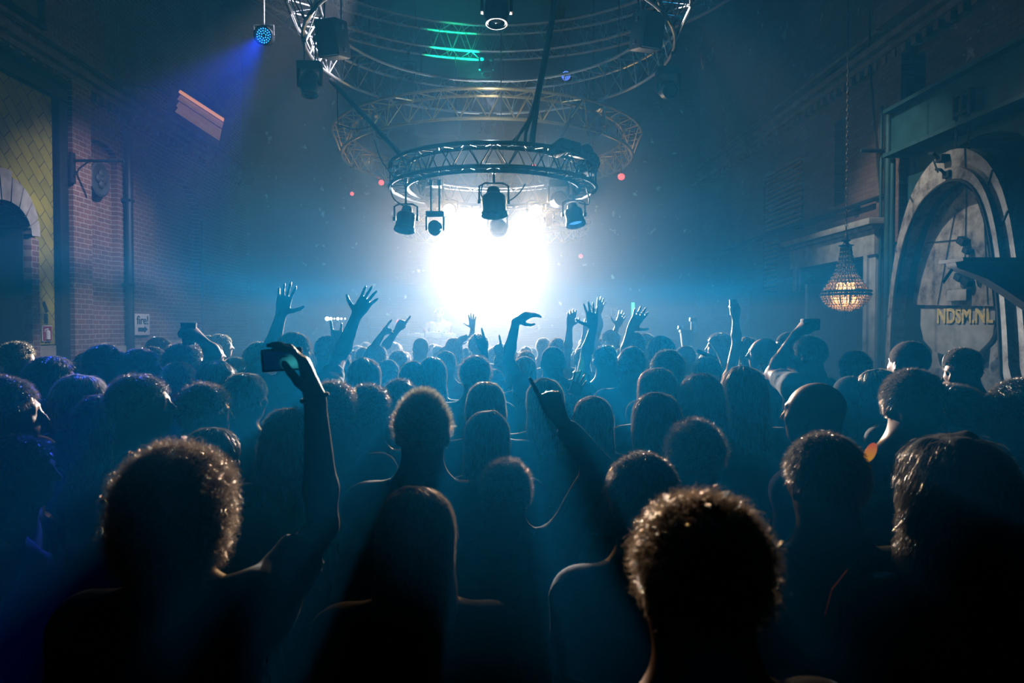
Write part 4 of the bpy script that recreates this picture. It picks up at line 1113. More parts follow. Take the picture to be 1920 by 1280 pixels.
class Field:
    def __init__(s, lo, hi, h, zf=None):
        s.xs = np.arange(lo[0], hi[0] + h, h, dtype=np.float32)
        s.ys = np.arange(lo[1], hi[1] + h, h, dtype=np.float32)
        if zf is None:
            s.zs = np.arange(lo[2], hi[2] + h, h, dtype=np.float32)
        else:  # coarse below zf
            s.zs = np.concatenate([np.arange(lo[2], zf, h * 2.5), np.arange(zf, hi[2] + h, h)]).astype(np.float32)
        s.F = np.full((len(s.xs), len(s.ys), len(s.zs)), 0.5, np.float32)

    def _win(s, lo, hi):
        i0, i1 = np.searchsorted(s.xs, [lo[0], hi[0]]); j0, j1 = np.searchsorted(s.ys, [lo[1], hi[1]]); k0, k1 = np.searchsorted(s.zs, [lo[2], hi[2]])
        if i1 <= i0 or j1 <= j0 or k1 <= k0:
            return None
        return slice(i0, i1), slice(j0, j1), slice(k0, k1)

    def _put(s, w, d, k, sub=False):
        f = s.F[w]
        if sub:
            f[...] = np.maximum(f, -d) if k <= 0 else f + (lambda h_: h_ * h_ * k * .25)(np.maximum(k - np.abs(f + d), 0) / k) + np.maximum(-d - f, 0)
        elif k <= 0:
            np.minimum(f, d, out=f)
        else:
            h_ = np.maximum(k - np.abs(f - d), 0) / k
            f[...] = np.minimum(f, d) - h_ * h_ * k * .25

    def cap(s, a, b, r1, r2=None, k=0.02, sub=False):
        r2 = r1 if r2 is None else r2
        a = np.asarray(a, np.float32); b = np.asarray(b, np.float32)
        m = max(r1, r2) + k + 0.03
        w = s._win(np.minimum(a, b) - m, np.maximum(a, b) + m)
        if w is None: return
        X = s.xs[w[0], None, None] - a[0]; Y = s.ys[None, w[1], None] - a[1]; Z = s.zs[None, None, w[2]] - a[2]
        d = b - a; L2 = float(d @ d) + 1e-12
        t = np.clip((X * d[0] + Y * d[1] + Z * d[2]) / L2, 0, 1)
        q = np.sqrt((X - t * d[0]) ** 2 + (Y - t * d[1]) ** 2 + (Z - t * d[2]) ** 2) - (r1 + (r2 - r1) * t)
        s._put(w, q, k, sub)

    def ell(s, c, r, k=0.02, M=None, sub=False):
        c = np.asarray(c, np.float32); r = np.asarray(r, np.float32)
        m = float(max(r)) + k + 0.03
        w = s._win(c - m, c + m)
        if w is None: return
        X = s.xs[w[0], None, None] - c[0]; Y = s.ys[None, w[1], None] - c[1]; Z = s.zs[None, None, w[2]] - c[2]
        if M is not None:
            M = np.asarray(M, np.float32)
            X, Y, Z = (M[0, 0] * X + M[1, 0] * Y + M[2, 0] * Z), (M[0, 1] * X + M[1, 1] * Y + M[2, 1] * Z), (M[0, 2] * X + M[1, 2] * Y + M[2, 2] * Z)
        a = np.sqrt((X / r[0]) ** 2 + (Y / r[1]) ** 2 + (Z / r[2]) ** 2)
        b = np.sqrt((X / r[0] ** 2) ** 2 + (Y / r[1] ** 2) ** 2 + (Z / r[2] ** 2) ** 2) + 1e-6
        s._put(w, a * (a - 1) / b, k, sub)

    def mesh(s):
        """surface nets: verts, quads"""
        F = s.F
        inside = F < 0
        nx, ny, nz = F.shape
        c = [inside[dx:nx - 1 + dx, dy:ny - 1 + dy, dz:nz - 1 + dz] for dx in (0, 1) for dy in (0, 1) for dz in (0, 1)]
        anyc = c[0] | c[1] | c[2] | c[3] | c[4] | c[5] | c[6] | c[7]
        allc = c[0] & c[1] & c[2] & c[3] & c[4] & c[5] & c[6] & c[7]
        act = anyc & ~allc
        I, J, K = np.nonzero(act)
        idx = np.full(act.shape, -1, np.int32); idx[I, J, K] = np.arange(len(I))
        corners = [(dx, dy, dz) for dx in (0, 1) for dy in (0, 1) for dz in (0, 1)]
        fv = [F[I + a, J + b, K + d] for a, b, d in corners]
        acc = np.zeros((len(I), 3), np.float32); n = np.zeros(len(I), np.float32)
        for a in range(8):
            for b in range(a + 1, 8):
                ca, cb = corners[a], corners[b]
                if sum(abs(x - y) for x, y in zip(ca, cb)) != 1: continue
                fa, fb = fv[a], fv[b]
                m = (fa < 0) != (fb < 0)
                t = np.where(m, fa / np.where(m, fa - fb, 1), 0)
                for ax in range(3):
                    acc[:, ax] += np.where(m, ca[ax] + t * (cb[ax] - ca[ax]), 0)
                n += m
        acc /= n[:, None]
        vs = np.stack([s.xs[I] + acc[:, 0] * (s.xs[I + 1] - s.xs[I]), s.ys[J] + acc[:, 1] * (s.ys[J + 1] - s.ys[J]), s.zs[K] + acc[:, 2] * (s.zs[K + 1] - s.zs[K])], 1)
        quads = []
        for ax in range(3):
            sl0 = [slice(1, -1)] * 3; sl1 = [slice(1, -1)] * 3
            sl0[ax] = slice(0, -1); sl1[ax] = slice(1, None)
            A, B = inside[tuple(sl0)], inside[tuple(sl1)]
            m = A != B
            i, j, k_ = np.nonzero(m)
            flip = A[i, j, k_]
            p = [i, j, k_]; o = [0 if a == ax else 1 for a in range(3)]
            base = [p[0] + o[0], p[1] + o[1], p[2] + o[2]]
            u, v = (ax + 1) % 3, (ax + 2) % 3
            def at(du, dv):
                q = [b.copy() for b in base]; q[u] -= du; q[v] -= dv
                return idx[q[0], q[1], q[2]]
            q4 = np.stack([at(0, 0), at(1, 0), at(1, 1), at(0, 1)], 1)
            q4[~flip] = q4[~flip][:, ::-1]
            quads.append(q4)
        Q = np.concatenate(quads)
        Q = Q[(Q >= 0).all(1)]
        return vs, Q


def np_mesh(name, vs, faces, smooth=True, m=None):
    me = bpy.data.meshes.new(name)
    n, k = faces.shape
    me.vertices.add(len(vs)); me.vertices.foreach_set('co', np.ascontiguousarray(vs, np.float32).ravel())
    me.loops.add(n * k); me.loops.foreach_set('vertex_index', np.ascontiguousarray(faces, np.int32).ravel())
    me.polygons.add(n); me.polygons.foreach_set('loop_start', np.arange(0, n * k, k, dtype=np.int32))
    try: me.polygons.foreach_set('loop_total', np.full(n, k, np.int32))
    except Exception: pass
    me.update(calc_edges=True)
    if smooth: me.polygons.foreach_set('use_smooth', np.ones(n, bool))
    if m is not None: me.materials.append(m)
    return me


def smoothmesh(vs, Q, it=1, lam=0.5):
    E = np.concatenate([Q[:, [0, 1]], Q[:, [1, 2]], Q[:, [2, 3]], Q[:, [3, 0]]])
    for _ in range(it):
        acc = np.zeros_like(vs); cnt = np.zeros(len(vs), np.float32)
        for a in range(3):
            acc[:, a] = np.bincount(E[:, 0], vs[E[:, 1], a], len(vs)) + np.bincount(E[:, 1], vs[E[:, 0], a], len(vs))
        cnt = np.bincount(E[:, 0], minlength=len(vs)) + np.bincount(E[:, 1], minlength=len(vs))
        vs = vs + lam * (acc / np.maximum(cnt, 1)[:, None] - vs)
    return vs.astype(np.float32)


def noise3(p, f, seed=0):
    r = np.random.default_rng(seed)
    out = np.zeros(len(p), np.float32)
    for i in range(7):
        d = r.normal(size=3); d /= np.linalg.norm(d)
        ff = f * (0.6 + 0.25 * i)
        out += np.sin(p @ (d * ff).astype(np.float32) + r.uniform(0, 6.28)) * np.sin(p @ (np.roll(d, 1) * ff * .7).astype(np.float32) + r.uniform(0, 6.28))
    return out / 3.0


# ---- hand: wrist W, direction D, palm normal N, side T (towards the thumb)
FING = {  # bend of the three joints per finger (index, middle, ring, little), thumb closing
    'open': ([(8, 8, 5), (5, 6, 5), (6, 8, 6), (10, 10, 8)], 0.0, 1.0),
    'relaxed': ([(20, 22, 14), (26, 26, 18), (32, 30, 20), (36, 30, 20)], 0.25, 0.5),
    'point': ([(2, 4, 3), (80, 95, 50), (84, 98, 55), (86, 98, 55)], 0.9, 0.15),
    'rock': ([(3, 5, 3), (82, 95, 50), (84, 98, 55), (8, 8, 6)], 0.9, 0.25),
    'fist': ([(80, 95, 50), (82, 95, 52), (84, 96, 54), (86, 98, 55)], 0.9, 0.0),
    'grip': ([(50, 55, 35), (52, 58, 38), (54, 60, 40), (56, 62, 40)], 0.7, 0.1),
    'hold': ([(26, 30, 18), (28, 32, 20), (30, 34, 22), (32, 36, 22)], 0.3, 0.2),
    'flat': ([(6, 4, 2), (5, 4, 2), (6, 4, 2), (8, 4, 2)], 0.5, 0.1),
}


def add_hand(f, W, D_, N_, T_, pose, s=1.0, k=0.008):
    fm = min(.0105, float(f.xs[1] - f.xs[0]) * 1.25)
    W, D_, N_, T_ = (np.asarray(x, np.float32) for x in (W, D_, N_, T_))
    bends, tc, spread = FING[pose]
    L = lambda d, t, n: W + (D_ * d + T_ * t + N_ * n) * s
    Mh = np.stack([T_, D_, N_], 1)
    f.ell(L(.05, .0, 0), V(.038, .052, .016) * s, k=.012, M=Mh)
    base = [(.028, .092, .084, .0086, (.041, .025, .021)), (.009, .096, .088, .0090, (.046, .029, .022)), (-.011, .092, .084, .0086, (.042, .027, .021)), (-.030, .083, .078, .0074, (.033, .020, .018))]
    for i, (t0, d0, _, r, ls) in enumerate(base):
        f.cap(L(.015, t0 * .45, 0), L(d0 - .004, t0, .001), .0145 * s, .0115 * s, k=.014)
        ang = math.radians((1.1 - i) * 9 * spread)
        d = math.cos(ang) * D_ + math.sin(ang) * T_
        p = L(d0 - .004, t0, 0); b = 0
        for j, (l, bd) in enumerate(zip(ls, bends[i])):
            b += math.radians(bd)
            q = p + (d * math.cos(b) + N_ * math.sin(b)) * l * s
            f.cap(p, q, (max(r, fm) - .0006 * j) * s, (max(r, fm) - .0006 * (j + 1) - (.001 if j == 2 else 0)) * s, k=.004 if j else .007)
            p = q
    # thumb: leaves the side of the palm
    p = L(.022, .02, .004)
    a0 = math.radians(48 * (1 - tc) + 20)
    q = p + (D_ * math.cos(a0) + T_ * math.sin(a0) + N_ * (.25 + .5 * tc)) * .043 * s
    f.cap(p, q, .016 * s, .0125 * s, k=.012)
    a1 = a0 - math.radians(8 + 55 * tc)
    for l, r in ((.032, .0108), (.027, .0092)):
        n = q + (D_ * math.cos(a1) + T_ * math.sin(a1) + N_ * (.1 + .8 * tc)) * l * s / math.sqrt(1 + (.1 + .8 * tc) ** 2)
        f.cap(q, n, r * s * 1.08, r * s * .92, k=.005); q = n; a1 -= math.radians(14 + 30 * tc)


HEADC = V(0, .012, 1.640)      # centre of the head in body coordinates
NECKP = V(0, -.02, 1.50)


def head_frame(yaw=0, pitch=0, roll=0):
    R = Euler((math.radians(-pitch), math.radians(roll), math.radians(yaw))).to_matrix()
    R = np.array(R, np.float32)
    c = NECKP + R @ (HEADC - NECKP)
    return c, R


def add_head(f, c, R, fem=False, ears=True, sc=1.0):
    L = lambda x, y, z: c + R @ (V(x, y, z) * sc)
    w = .97 if fem else 1.0
    f.ell(L(0, -.008, .022), V(.0725 * w, .090, .078) * sc, k=.01, M=R)
    f.ell(L(0, .03, -.03), V(.062 * w, .066, .085) * sc, k=.035, M=R)
    f.ell(L(0, .052, -.082), V(.033 * w, .034, .028) * sc, k=.03, M=R)          # chin
    f.ell(L(0, .008, -.070), V(.052 * w, .05, .035) * sc, k=.03, M=R)           # jaw
    for s in (-1, 1):
        f.ell(L(s * .030, .088, .004), V(.0165, .012, .012) * sc, k=.012, M=R, sub=True)   # eye socket
        f.ell(L(s * .030, .079, .002), V(.0125, .0125, .0115) * sc, k=.002, M=R)     # eyeball
        f.cap(L(s * .014, .092, .020), L(s * .044, .080, .020), .0062 * sc, .005 * sc, k=.012)  # brow
        f.ell(L(s * .043, .064, -.025), V(.02, .018, .016) * sc, k=.02, M=R)     # cheek
        if ears:
            Me = R @ np.array(Euler((math.radians(-12), 0, math.radians(s * 18))).to_matrix(), np.float32)
            f.ell(L(s * .079 * w, -.010, -.008), V(.008, .020, .033) * sc, k=.006, M=Me)
            f.ell(L(s * .088 * w, -.006, -.004), V(.006, .011, .020) * sc, k=.005, M=Me, sub=True)
            f.ell(L(s * .078 * w, .002, -.034), V(.006, .009, .010) * sc, k=.005, M=R)
    f.cap(L(0, .092, .008), L(0, .113, -.026), .0068 * sc, .0105 * sc, k=.011)   # nose
    for s in (-1, 1): f.ell(L(s * .012, .102, -.031), V(.0075, .009, .007) * sc, k=.006, M=R)
    f.cap(L(-.017, .088, -.051), L(.017, .088, -.051), .0055 * sc, k=.008)       # lips
    f.cap(L(-.014, .087, -.062), L(.014, .087, -.062), .0062 * sc, k=.008)
    f.cap(L(-.02, .098, -.0565), L(.02, .098, -.0565), .0018 * sc, k=.004, sub=True)


def arm_pts(pose_arm, side):
    """default hanging arms in body coordinates: shoulder, elbow, wrist, hand dir, palm normal"""
    s = side
    return V(s * .175, -.005, 1.405), V(s * .225, -.03, 1.12), V(s * .215, .06, .885), V(0, .18, -.98), V(-s, 0, 0)


def build_body(h, arms, fem=False, yaw=0, pitch=0, roll=0, bulk=1.0, legs=True, handpose=('relaxed', 'relaxed')):
    """arms: dict side(-1/1) -> (shoulder, elbow, wrist, dir, normal, thumb, pose)"""
    pts = [V(-.28, -.24, 0), V(.28, .3, 1.78)]
    for a in arms.values():
        for p in a[:3]: pts.append(np.asarray(p, np.float32))
        pts.append(a[2] + a[3] * .22)
    lo = np.min(pts, 0) - .06; hi = np.max(pts, 0) + .06; lo[2] = max(lo[2], -.02)
    f = Field(lo, hi, h, zf=1.18 if min(float(a[2][2]) for a in arms.values()) > 1.2 else .78)
    c, R = head_frame(yaw, pitch, roll)
    add_head(f, c, R, fem)
    nr = .050 if fem else .061
    nb = V(0, -.012, 1.43)
    f.cap(nb, c + R @ V(0, -.022, -.055), nr * 1.12, nr, k=.03)
    B = bulk * (.90 if fem else 1.0)
    f.ell(V(0, 0, 1.29), V(.165 * B, .105 * bulk, .17), k=.03)
    f.ell(V(0, 0, 1.10), V(.135 * B, .095 * bulk, .17), k=.05)
    f.ell(V(0, 0, .93), V(.165 * (1 if fem else B), .115, .13), k=.05)
    for s in (-1, 1):
        sh = arms[s][0]
        f.cap(V(s * .028, -.02, 1.482), sh + V(-s * .01, 0, .012), .034 * bulk, .046 * bulk, k=.08)   # trapezius, shoulder
        f.cap(V(s * .06, 0, 1.33), sh, .08 * B, .052 * bulk, k=.04)
        S, E, W = (np.asarray(x, np.float32) for x in arms[s][:3])
        a = bulk * (.84 if fem else 1.0)
        f.ell(S, V(.056, .056, .056) * a, k=.03)
        f.cap(S, E, .051 * a, .037 * a, k=.02)
        m = E + (W - E) * .28
        f.cap(E, m, .037 * a, .0415 * a, k=.015); f.cap(m, W, .0415 * a, .0265 * a, k=.02)
        f.cap(W - arms[s][3] * .01, W + arms[s][3] * .03, .024 * a, .022 * a, k=.012)
        add_hand(f, W, arms[s][3], arms[s][4], arms[s][5], arms[s][6], s=.93 if fem else 1.04)
        if legs:
            f.cap(V(s * .095, 0, .90), V(s * .11, .01, .50), .088, .058, k=.04)
            f.cap(V(s * .11, .01, .50), V(s * .115, -.02, .32), .056, .058, k=.03); f.cap(V(s * .115, -.02, .32), V(s * .12, -.02, .09), .056, .036, k=.02)
            f.cap(V(s * .12, -.03, .04), V(s * .135, .13, .03), .036, .028, k=.03)
    vs, Q = f.mesh()
    vs = smoothmesh(vs, Q, 1, .35)
    return vs, Q


def build_shirt(h, arms, fem=False, bulk=1.0, sleeve=0.55, neck='crew', seed=0, off=.014, zb=.86, hood=False, collar=False):
    """sleeve: 0 none (tank top), 0.55 short, 1.6 long (1 = elbow, 2 = wrist)"""
    pts = [V(-.26, -.2, zb - .05), V(.26, .2, 1.56)]
    for a in arms.values(): pts += [np.asarray(a[0]), np.asarray(a[1])] + ([np.asarray(a[2])] if sleeve > 1 else [])
    lo = np.min(pts, 0) - .1; hi = np.max(pts, 0) + .1
    f = Field(lo, hi, h)
    B = bulk * (.90 if fem else 1.0)
    o = off
    f.ell(V(0, 0, 1.29), V(.165 * B + o, .105 * bulk + o, .17 + o), k=.03)
    f.ell(V(0, 0, 1.10), V(.150 * B + o, .105 * bulk + o, .19), k=.06)
    f.ell(V(0, 0, .93), V(.170 * B + o, .118 + o, .14), k=.06)
    f.cap(V(0, -.012, 1.42), V(0, -.008, 1.475), .068, .062 if neck != 'v' else .04, k=.02)
    for s in (-1, 1):
        S, E, W = (np.asarray(x, np.float32) for x in arms[s][:3])
        a = bulk * (.84 if fem else 1.0)
        if sleeve > 0 or True:
            inset = 0 if sleeve > 0 else .055
            f.cap(V(s * .03, -.018, 1.470), S + V(-s * (.01 + inset), 0, .012), .034 * bulk + o, .046 * bulk + o * .9, k=.05)
            f.cap(V(s * .06, 0, 1.33), S + V(-s * inset, 0, 0), .08 * B + o, .052 * bulk + o, k=.04)
        if sleeve > 0:
            u = min(1.0, sleeve)
            f.ell(S, V(.057, .057, .057) * a + o, k=.03)
            f.cap(S, S + (E - S) * u, .052 * a + o, .044 * a + o * 1.35 if sleeve < 1 else .037 * a + o, k=.02)
            if sleeve > 1:
                v = min(1.0, sleeve - 1)
                f.cap(E, E + (W - E) * v, .040 * a + o, .028 * a + o, k=.02)
    if hood:
        f.ell(V(0, -.085, 1.47), V(.11, .05, .06), k=.03)
    if collar:
        f.cap(V(-.045, -.055, 1.50), V(.045, -.055, 1.50), .028, k=.02)
        for s in (-1, 1): f.cap(V(s * .045, -.055, 1.50), V(s * .075, .01, 1.475), .026, k=.015)
    # hem: cut flat; sleeves cut across; neck hole
    Z = f.zs[None, None, :]
    f.F = np.maximum(f.F, (zb - Z))
    nz, nr = {'crew': (1.505, .060), 'v': (1.52, .075), 'tank': (1.49, .085), 'scoop': (1.50, .10)}[neck]
    f.cap(V(0, .01, nz - .015), V(0, .02, nz + .2), nr, nr * 1.2, k=.01, sub=True)
    f.cap(V(0, .075, nz - .05), V(0, .1, nz + .1), nr * .75, nr, k=.02, sub=True)
    for s in (-1, 1):
        S, E, W = (np.asarray(x, np.float32) for x in arms[s][:3])
        if 0 < sleeve <= 1:
            d = (E - S) / np.linalg.norm(E - S); e = S + (E - S) * sleeve
            w = f._win(e - .16, e + .16)
            if w:
                X = f.xs[w[0], None, None] - e[0]; Y = f.ys[None, w[1], None] - e[1]; Zz = f.zs[None, None, w[2]] - e[2]
                ax = X * d[0] + Y * d[1] + Zz * d[2]
                rad = np.sqrt(np.maximum(X ** 2 + Y ** 2 + Zz ** 2 - ax ** 2, 0))
                f.F[w] = np.where(rad < .115, np.maximum(f.F[w], ax - .0), f.F[w])
        if sleeve == 0:
            f.ell(S + V(s * .045, 0, -.03), V(.075, .13, .12), k=.01, sub=True)
    vs, Q = f.mesh()
    # folds
    n = noise3(vs * V(1, 1, .55), 26, seed) * .006 + noise3(vs, 60, seed + 5) * .0022
    nv = vs - V(0, 0, 1.2); nv[:, 2] *= .25
    nv /= (np.linalg.norm(nv, axis=1, keepdims=True) + 1e-6)
    vs = vs + nv * n[:, None]
    return smoothmesh(vs, Q, 1, .3), Q


# ---- hair, in head coordinates (head centre at the origin, +y forward)
def strands(vs, Q, n, length, width, style, seed, segs=4, lift=.5, region=None, fld=None):
    """thin ribbons growing out of a hair shell"""
    r = np.random.default_rng(seed)
    T = np.concatenate([Q[:, [0, 1, 2]], Q[:, [0, 2, 3]]])
    a, b, c = vs[T[:, 0]], vs[T[:, 1]], vs[T[:, 2]]
    nn = np.cross(b - a, c - a); ar = np.linalg.norm(nn, axis=1); nn /= ar[:, None] + 1e-9
    ctr = (a + b + c) / 3
    wgt = ar * ((nn * ctr).sum(1) > -.03)
    if region is not None: wgt = wgt * region(ctr, nn)
    pick = r.choice(len(T), n, p=wgt / wgt.sum())
    u = r.random((n, 1)); v = r.random((n, 1)); fl = (u + v) > 1; u[fl] = 1 - u[fl]; v[fl] = 1 - v[fl]
    p = a[pick] * (1 - u - v) + b[pick] * u + c[pick] * v
    nrm = nn[pick]
    rnd = r.normal(size=(n, 3)).astype(np.float32)
    down = V(0, 0, -1)
    L_ = length * r.uniform(.5, 1.25, (n, 1))
    # tangent flow
    rad_ = np.stack([p[:, 0] * 9, p[:, 1] * 6 - .25, 0 * p[:, 2]], 1)
    tang = down * .9 + rad_
    tang = tang - nrm * (tang * nrm).sum(1, keepdims=True)
    flow = {'short': V(0, -.25, -.35), 'spiky': V(0, .1, .55), 'curly': V(0, 0, -.1), 'afro': V(0, 0, 0), 'long': tang, 'buzz': V(0, -.2, -.2), 'longcurly': tang}[style]
    cl = noise3(p, 55, seed + 3)[:, None]; cl2 = noise3(p, 48, seed + 9)[:, None]
    clump = np.concatenate([cl, cl2, -cl], 1) * .5
    lf_ = np.where(r.random((n, 1)) < .14, lift + (.16 if style == 'long' else .5), lift)
    d = nrm * lf_ + flow + rnd * {'short': .22, 'spiky': .3, 'curly': .55, 'afro': .5, 'long': .07, 'buzz': .3, 'longcurly': .22}[style] + clump * {'long': .25, 'buzz': .1}.get(style, .6)
    d /= np.linalg.norm(d, axis=1, keepdims=True) + 1e-6
    side = np.cross(d, rnd); side /= np.linalg.norm(side, axis=1, keepdims=True) + 1e-6
    ph = r.uniform(0, 6.28, (n, 1)); up = np.cross(d, side)
    curl = {'curly': .42, 'afro': .42, 'longcurly': .12}.get(style, 0)
    rows = []
    follow = fld is not None and style in ('long', 'longcurly')
    if follow:
        G = np.stack(np.gradient(fld.F, float(fld.xs[1] - fld.xs[0])), -1)
        off = r.uniform(.001, .007, (n, 1)) * (1.6 if style == 'longcurly' else 1)
        q0 = p - nrm * .003; path = []
        for i in range(segs * 2 + 1):
            if i % 2 == 0: path.append(q0.copy())
            ii = np.clip(((q0 - V(fld.xs[0], fld.ys[0], fld.zs[0])) / (fld.xs[1] - fld.xs[0])).round().astype(int), 0, np.array(fld.F.shape) - 1)
            g = G[ii[:, 0], ii[:, 1], ii[:, 2]]; g = g / (np.linalg.norm(g, axis=1, keepdims=True) + 1e-6)
            fl = down * .9 + np.stack([q0[:, 0] * 9, q0[:, 1] * 6 - .25, 0 * q0[:, 2]], 1) * np.clip(q0[:, 2:3] * 14, 0, 1)
            fl = fl - g * (fl * g).sum(1, keepdims=True) + clump * .12 + rnd * .03
            fl /= np.linalg.norm(fl, axis=1, keepdims=True) + 1e-6
            q0 = q0 + fl * L_ / (segs * 2)
            sd = np.clip(fld.F[ii[:, 0], ii[:, 1], ii[:, 2]][:, None], -.01, .03)
            q0 = q0 - g * (sd - off * (i / segs)) * .35
    for i in range(segs + 1):
        t = i / segs
        q = path[i] if follow else p - nrm * .004 + d * L_ * t + down * (L_ * t * t * {'short': .35, 'long': .1, 'curly': .2, 'longcurly': .2}.get(style, 0))
        if follow:
            q = q + (side * np.cos(ph + t * 7) + up * np.sin(ph + t * 7)) * (L_ * (.07 if style == 'longcurly' else .012) * min(1, t * 2))
        elif curl:
            q = q + (side * np.cos(ph + t * 6) + up * np.sin(ph + t * 6)) * (L_ * curl * min(1, t * 1.6)) * (.35 if style == 'longcurly' else .6)
        elif style == 'long':
            q = q + side * np.sin(ph + t * 3) * .006 * t
        w = width * (1 - .75 * t)
        rows.append(q - side * w * .5); rows.append(q + side * w * .5)
    k = 2 * (segs + 1)
    P_ = np.stack(rows, 1).reshape(-1, 3)
    base = (np.arange(n) * k)[:, None]
    F_ = np.concatenate([base + np.array([[2 * i, 2 * i + 1, 2 * i + 3, 2 * i + 2]]) for i in range(segs)])
    return P_.astype(np.float32), F_.astype(np.int32)


def hair_mesh(name, style, seed=0, n=1500, width=.0022, h=.009, sc=1.0):
    lo, hi = V(-.26, -.30, -.52), V(.26, .24, .26)
    if style in ('short', 'spiky', 'buzz', 'curly', 'quiff', 'receding'): lo[2] = -.16
    f = Field(lo, hi, h)
    sk = lambda o: (V(0, -.008, .022), V(.0755 + o, .094 + o, .082 + o))
    X = f.xs[:, None, None]; Y = f.ys[None, :, None]; Z = f.zs[None, None, :]
    hairline = lambda a=-.012, b=.62: a + b * Y - Z + .006 * np.sin(X * 260 + 90 * Y + seed) + .005 * np.sin(Y * 230 + X * 70)    # positive under the hairline
    clip_front = None
    if style == 'buzz':
        f.ell(*sk(.005), k=0); f.F = np.maximum(f.F, hairline(-.018, .62)); st, ln, lf = 'buzz', .007, .8
    elif style == 'receding':
        f.ell(*sk(.004), k=0); f.F = np.maximum(f.F, hairline(-.015, .62)); f.ell(V(0, .08, .09), V(.055, .09, .05), k=.01, sub=True); st, ln, lf = 'buzz', .006, .8
    elif style == 'short':
        c, r = sk(.009); f.ell(c + V(0, .003, .004), r, k=0); f.F = np.maximum(f.F, hairline(-.012, .74)); st, ln, lf = 'short', .019, .55
    elif style == 'spiky':
        c, r = sk(.009); f.ell(c + V(0, 0, .006), r, k=0); f.cap(V(0, .05, .08), V(0, -.03, .092), .030, k=.04); f.F = np.maximum(f.F, hairline(-.008, .74)); st, ln, lf = 'spiky', .026, .6
    elif style == 'curly':
        c, r = sk(.013); f.ell(c + V(0, 0, .005), r, k=0); f.F = np.maximum(f.F, hairline(-.018, .72)); st, ln, lf = 'curly', .025, .8
    elif style == 'afro':
        f.ell(V(0, -.02, .03), V(.128, .136, .136), k=0); f.ell(V(0, -.05, -.05), V(.12, .105, .10), k=.05); f.ell(V(0, .13, -.05), V(.075, .09, .11), k=.02, sub=True); st, ln, lf = 'afro', .032, .8
    elif style in ('long', 'blonde_long'):
        f.ell(*sk(.008), k=0); f.ell(V(0, -.04, -.09), V(.084, .066, .13), k=.05); f.ell(V(0, -.06, -.24), V(.090, .045, .16), k=.06); f.F = np.where(Y > .03, np.maximum(f.F, hairline(.0, .62)), f.F)
        st, ln, lf = 'long', .11, .12
    elif style == 'bob':
        f.ell(*sk(.010), k=0); f.ell(V(0, -.025, -.05), V(.092, .088, .085), k=.04); f.F = np.where(Y > .02, np.maximum(f.F, hairline(.004, .6)), f.F); st, ln, lf = 'long', .06, .25
    elif style == 'wavy':
        f.ell(*sk(.014), k=0); f.ell(V(0, -.04, -.09), V(.100, .078, .13), k=.05); f.ell(V(0, -.05, -.23), V(.108, .055, .14), k=.06); f.F = np.where(Y > .03, np.maximum(f.F, hairline(.0, .62)), f.F); st, ln, lf = 'longcurly', .06, .2
    elif style == 'longcurly':
        f.ell(*sk(.018), k=0); f.ell(V(0, -.045, -.10), V(.120, .09, .14), k=.05); f.ell(V(0, -.06, -.27), V(.135, .07, .17), k=.07); f.F = np.where(Y > .03, np.maximum(f.F, hairline(.0, .62)), f.F); st, ln, lf = 'longcurly', .10, .22
    elif style in ('ponytail', 'bun'):
        f.ell(*sk(.009), k=0); f.F = np.maximum(f.F, hairline(-.02, .62))
        if style == 'bun': f.ell(V(0, -.11, .06), V(.042, .04, .04), k=.015)
        else: f.cap(V(0, -.10, .04), V(0, -.15, .0), .03, .033, k=.02); f.cap(V(0, -.15, 0), V(0, -.14, -.17), .033, .014, k=.02)
        st, ln, lf = 'long', .035, .15
    vs, Q = f.mesh()
    nv = vs / (np.linalg.norm(vs, axis=1, keepdims=True) + 1e-6)
    amp = {'afro': .010, 'curly': .007, 'longcurly': .011, 'buzz': .0, 'receding': 0, 'long': .004, 'blonde_long': .005}.get(style, .0035)
    vs = vs + nv * (noise3(vs * V(1, 1, .35 if 'long' in style else 1), 70 if style in ('afro', 'curly') else 55, seed)[:, None] * amp)
    P_, F_ = strands(vs, Q, n, ln, width, st, seed, segs=5 if st in ('curly', 'afro', 'long', 'longcurly') else 3, lift=lf, fld=f)
    V_ = np.concatenate([vs, P_]) * sc
    me = np_mesh(name, V_, np.concatenate([Q, F_ + len(vs)]), smooth=True)
    me.materials.append(None); me.materials.append(None)
    mi = np.zeros(len(Q) + len(F_), np.int32); mi[len(Q):] = 1
    me.polygons.foreach_set('material_index', mi)
    return me


# ---- trousers and shoes shared by all
def lower_meshes():
    f = Field(V(-.3, -.2, .04), V(.3, .2, .96), .018)
    f.ell(V(0, 0, .90), V(.178, .128, .11), k=.03)
    for s in (-1, 1):
        f.cap(V(s * .095, 0, .86), V(s * .11, .01, .5), .098, .072, k=.04); f.cap(V(s * .11, .01, .5), V(s * .12, -.02, .10), .072, .062, k=.02)
    f.F = np.maximum(f.F, np.maximum(.085 - f.zs[None, None, :], f.zs[None, None, :] - .93))
    vs, Q = f.mesh()
    tr = np_mesh('trousers', smoothmesh(vs, Q, 1, .3), Q)
    f = Field(V(-.08, -.12, -.01), V(.08, .2, .13), .012)
    f.cap(V(0, -.04, .045), V(.01, .13, .035), .045, .038, k=.02); f.cap(V(0, -.03, .05), V(0, -.03, .11), .045, k=.02)
    f.F = np.maximum(f.F, .004 - f.zs[None, None, :])
    vs, Q = f.mesh()
    return tr, np_mesh('shoe', smoothmesh(vs, Q, 1, .3), Q)


TROUSERS, SHOE = lower_meshes()
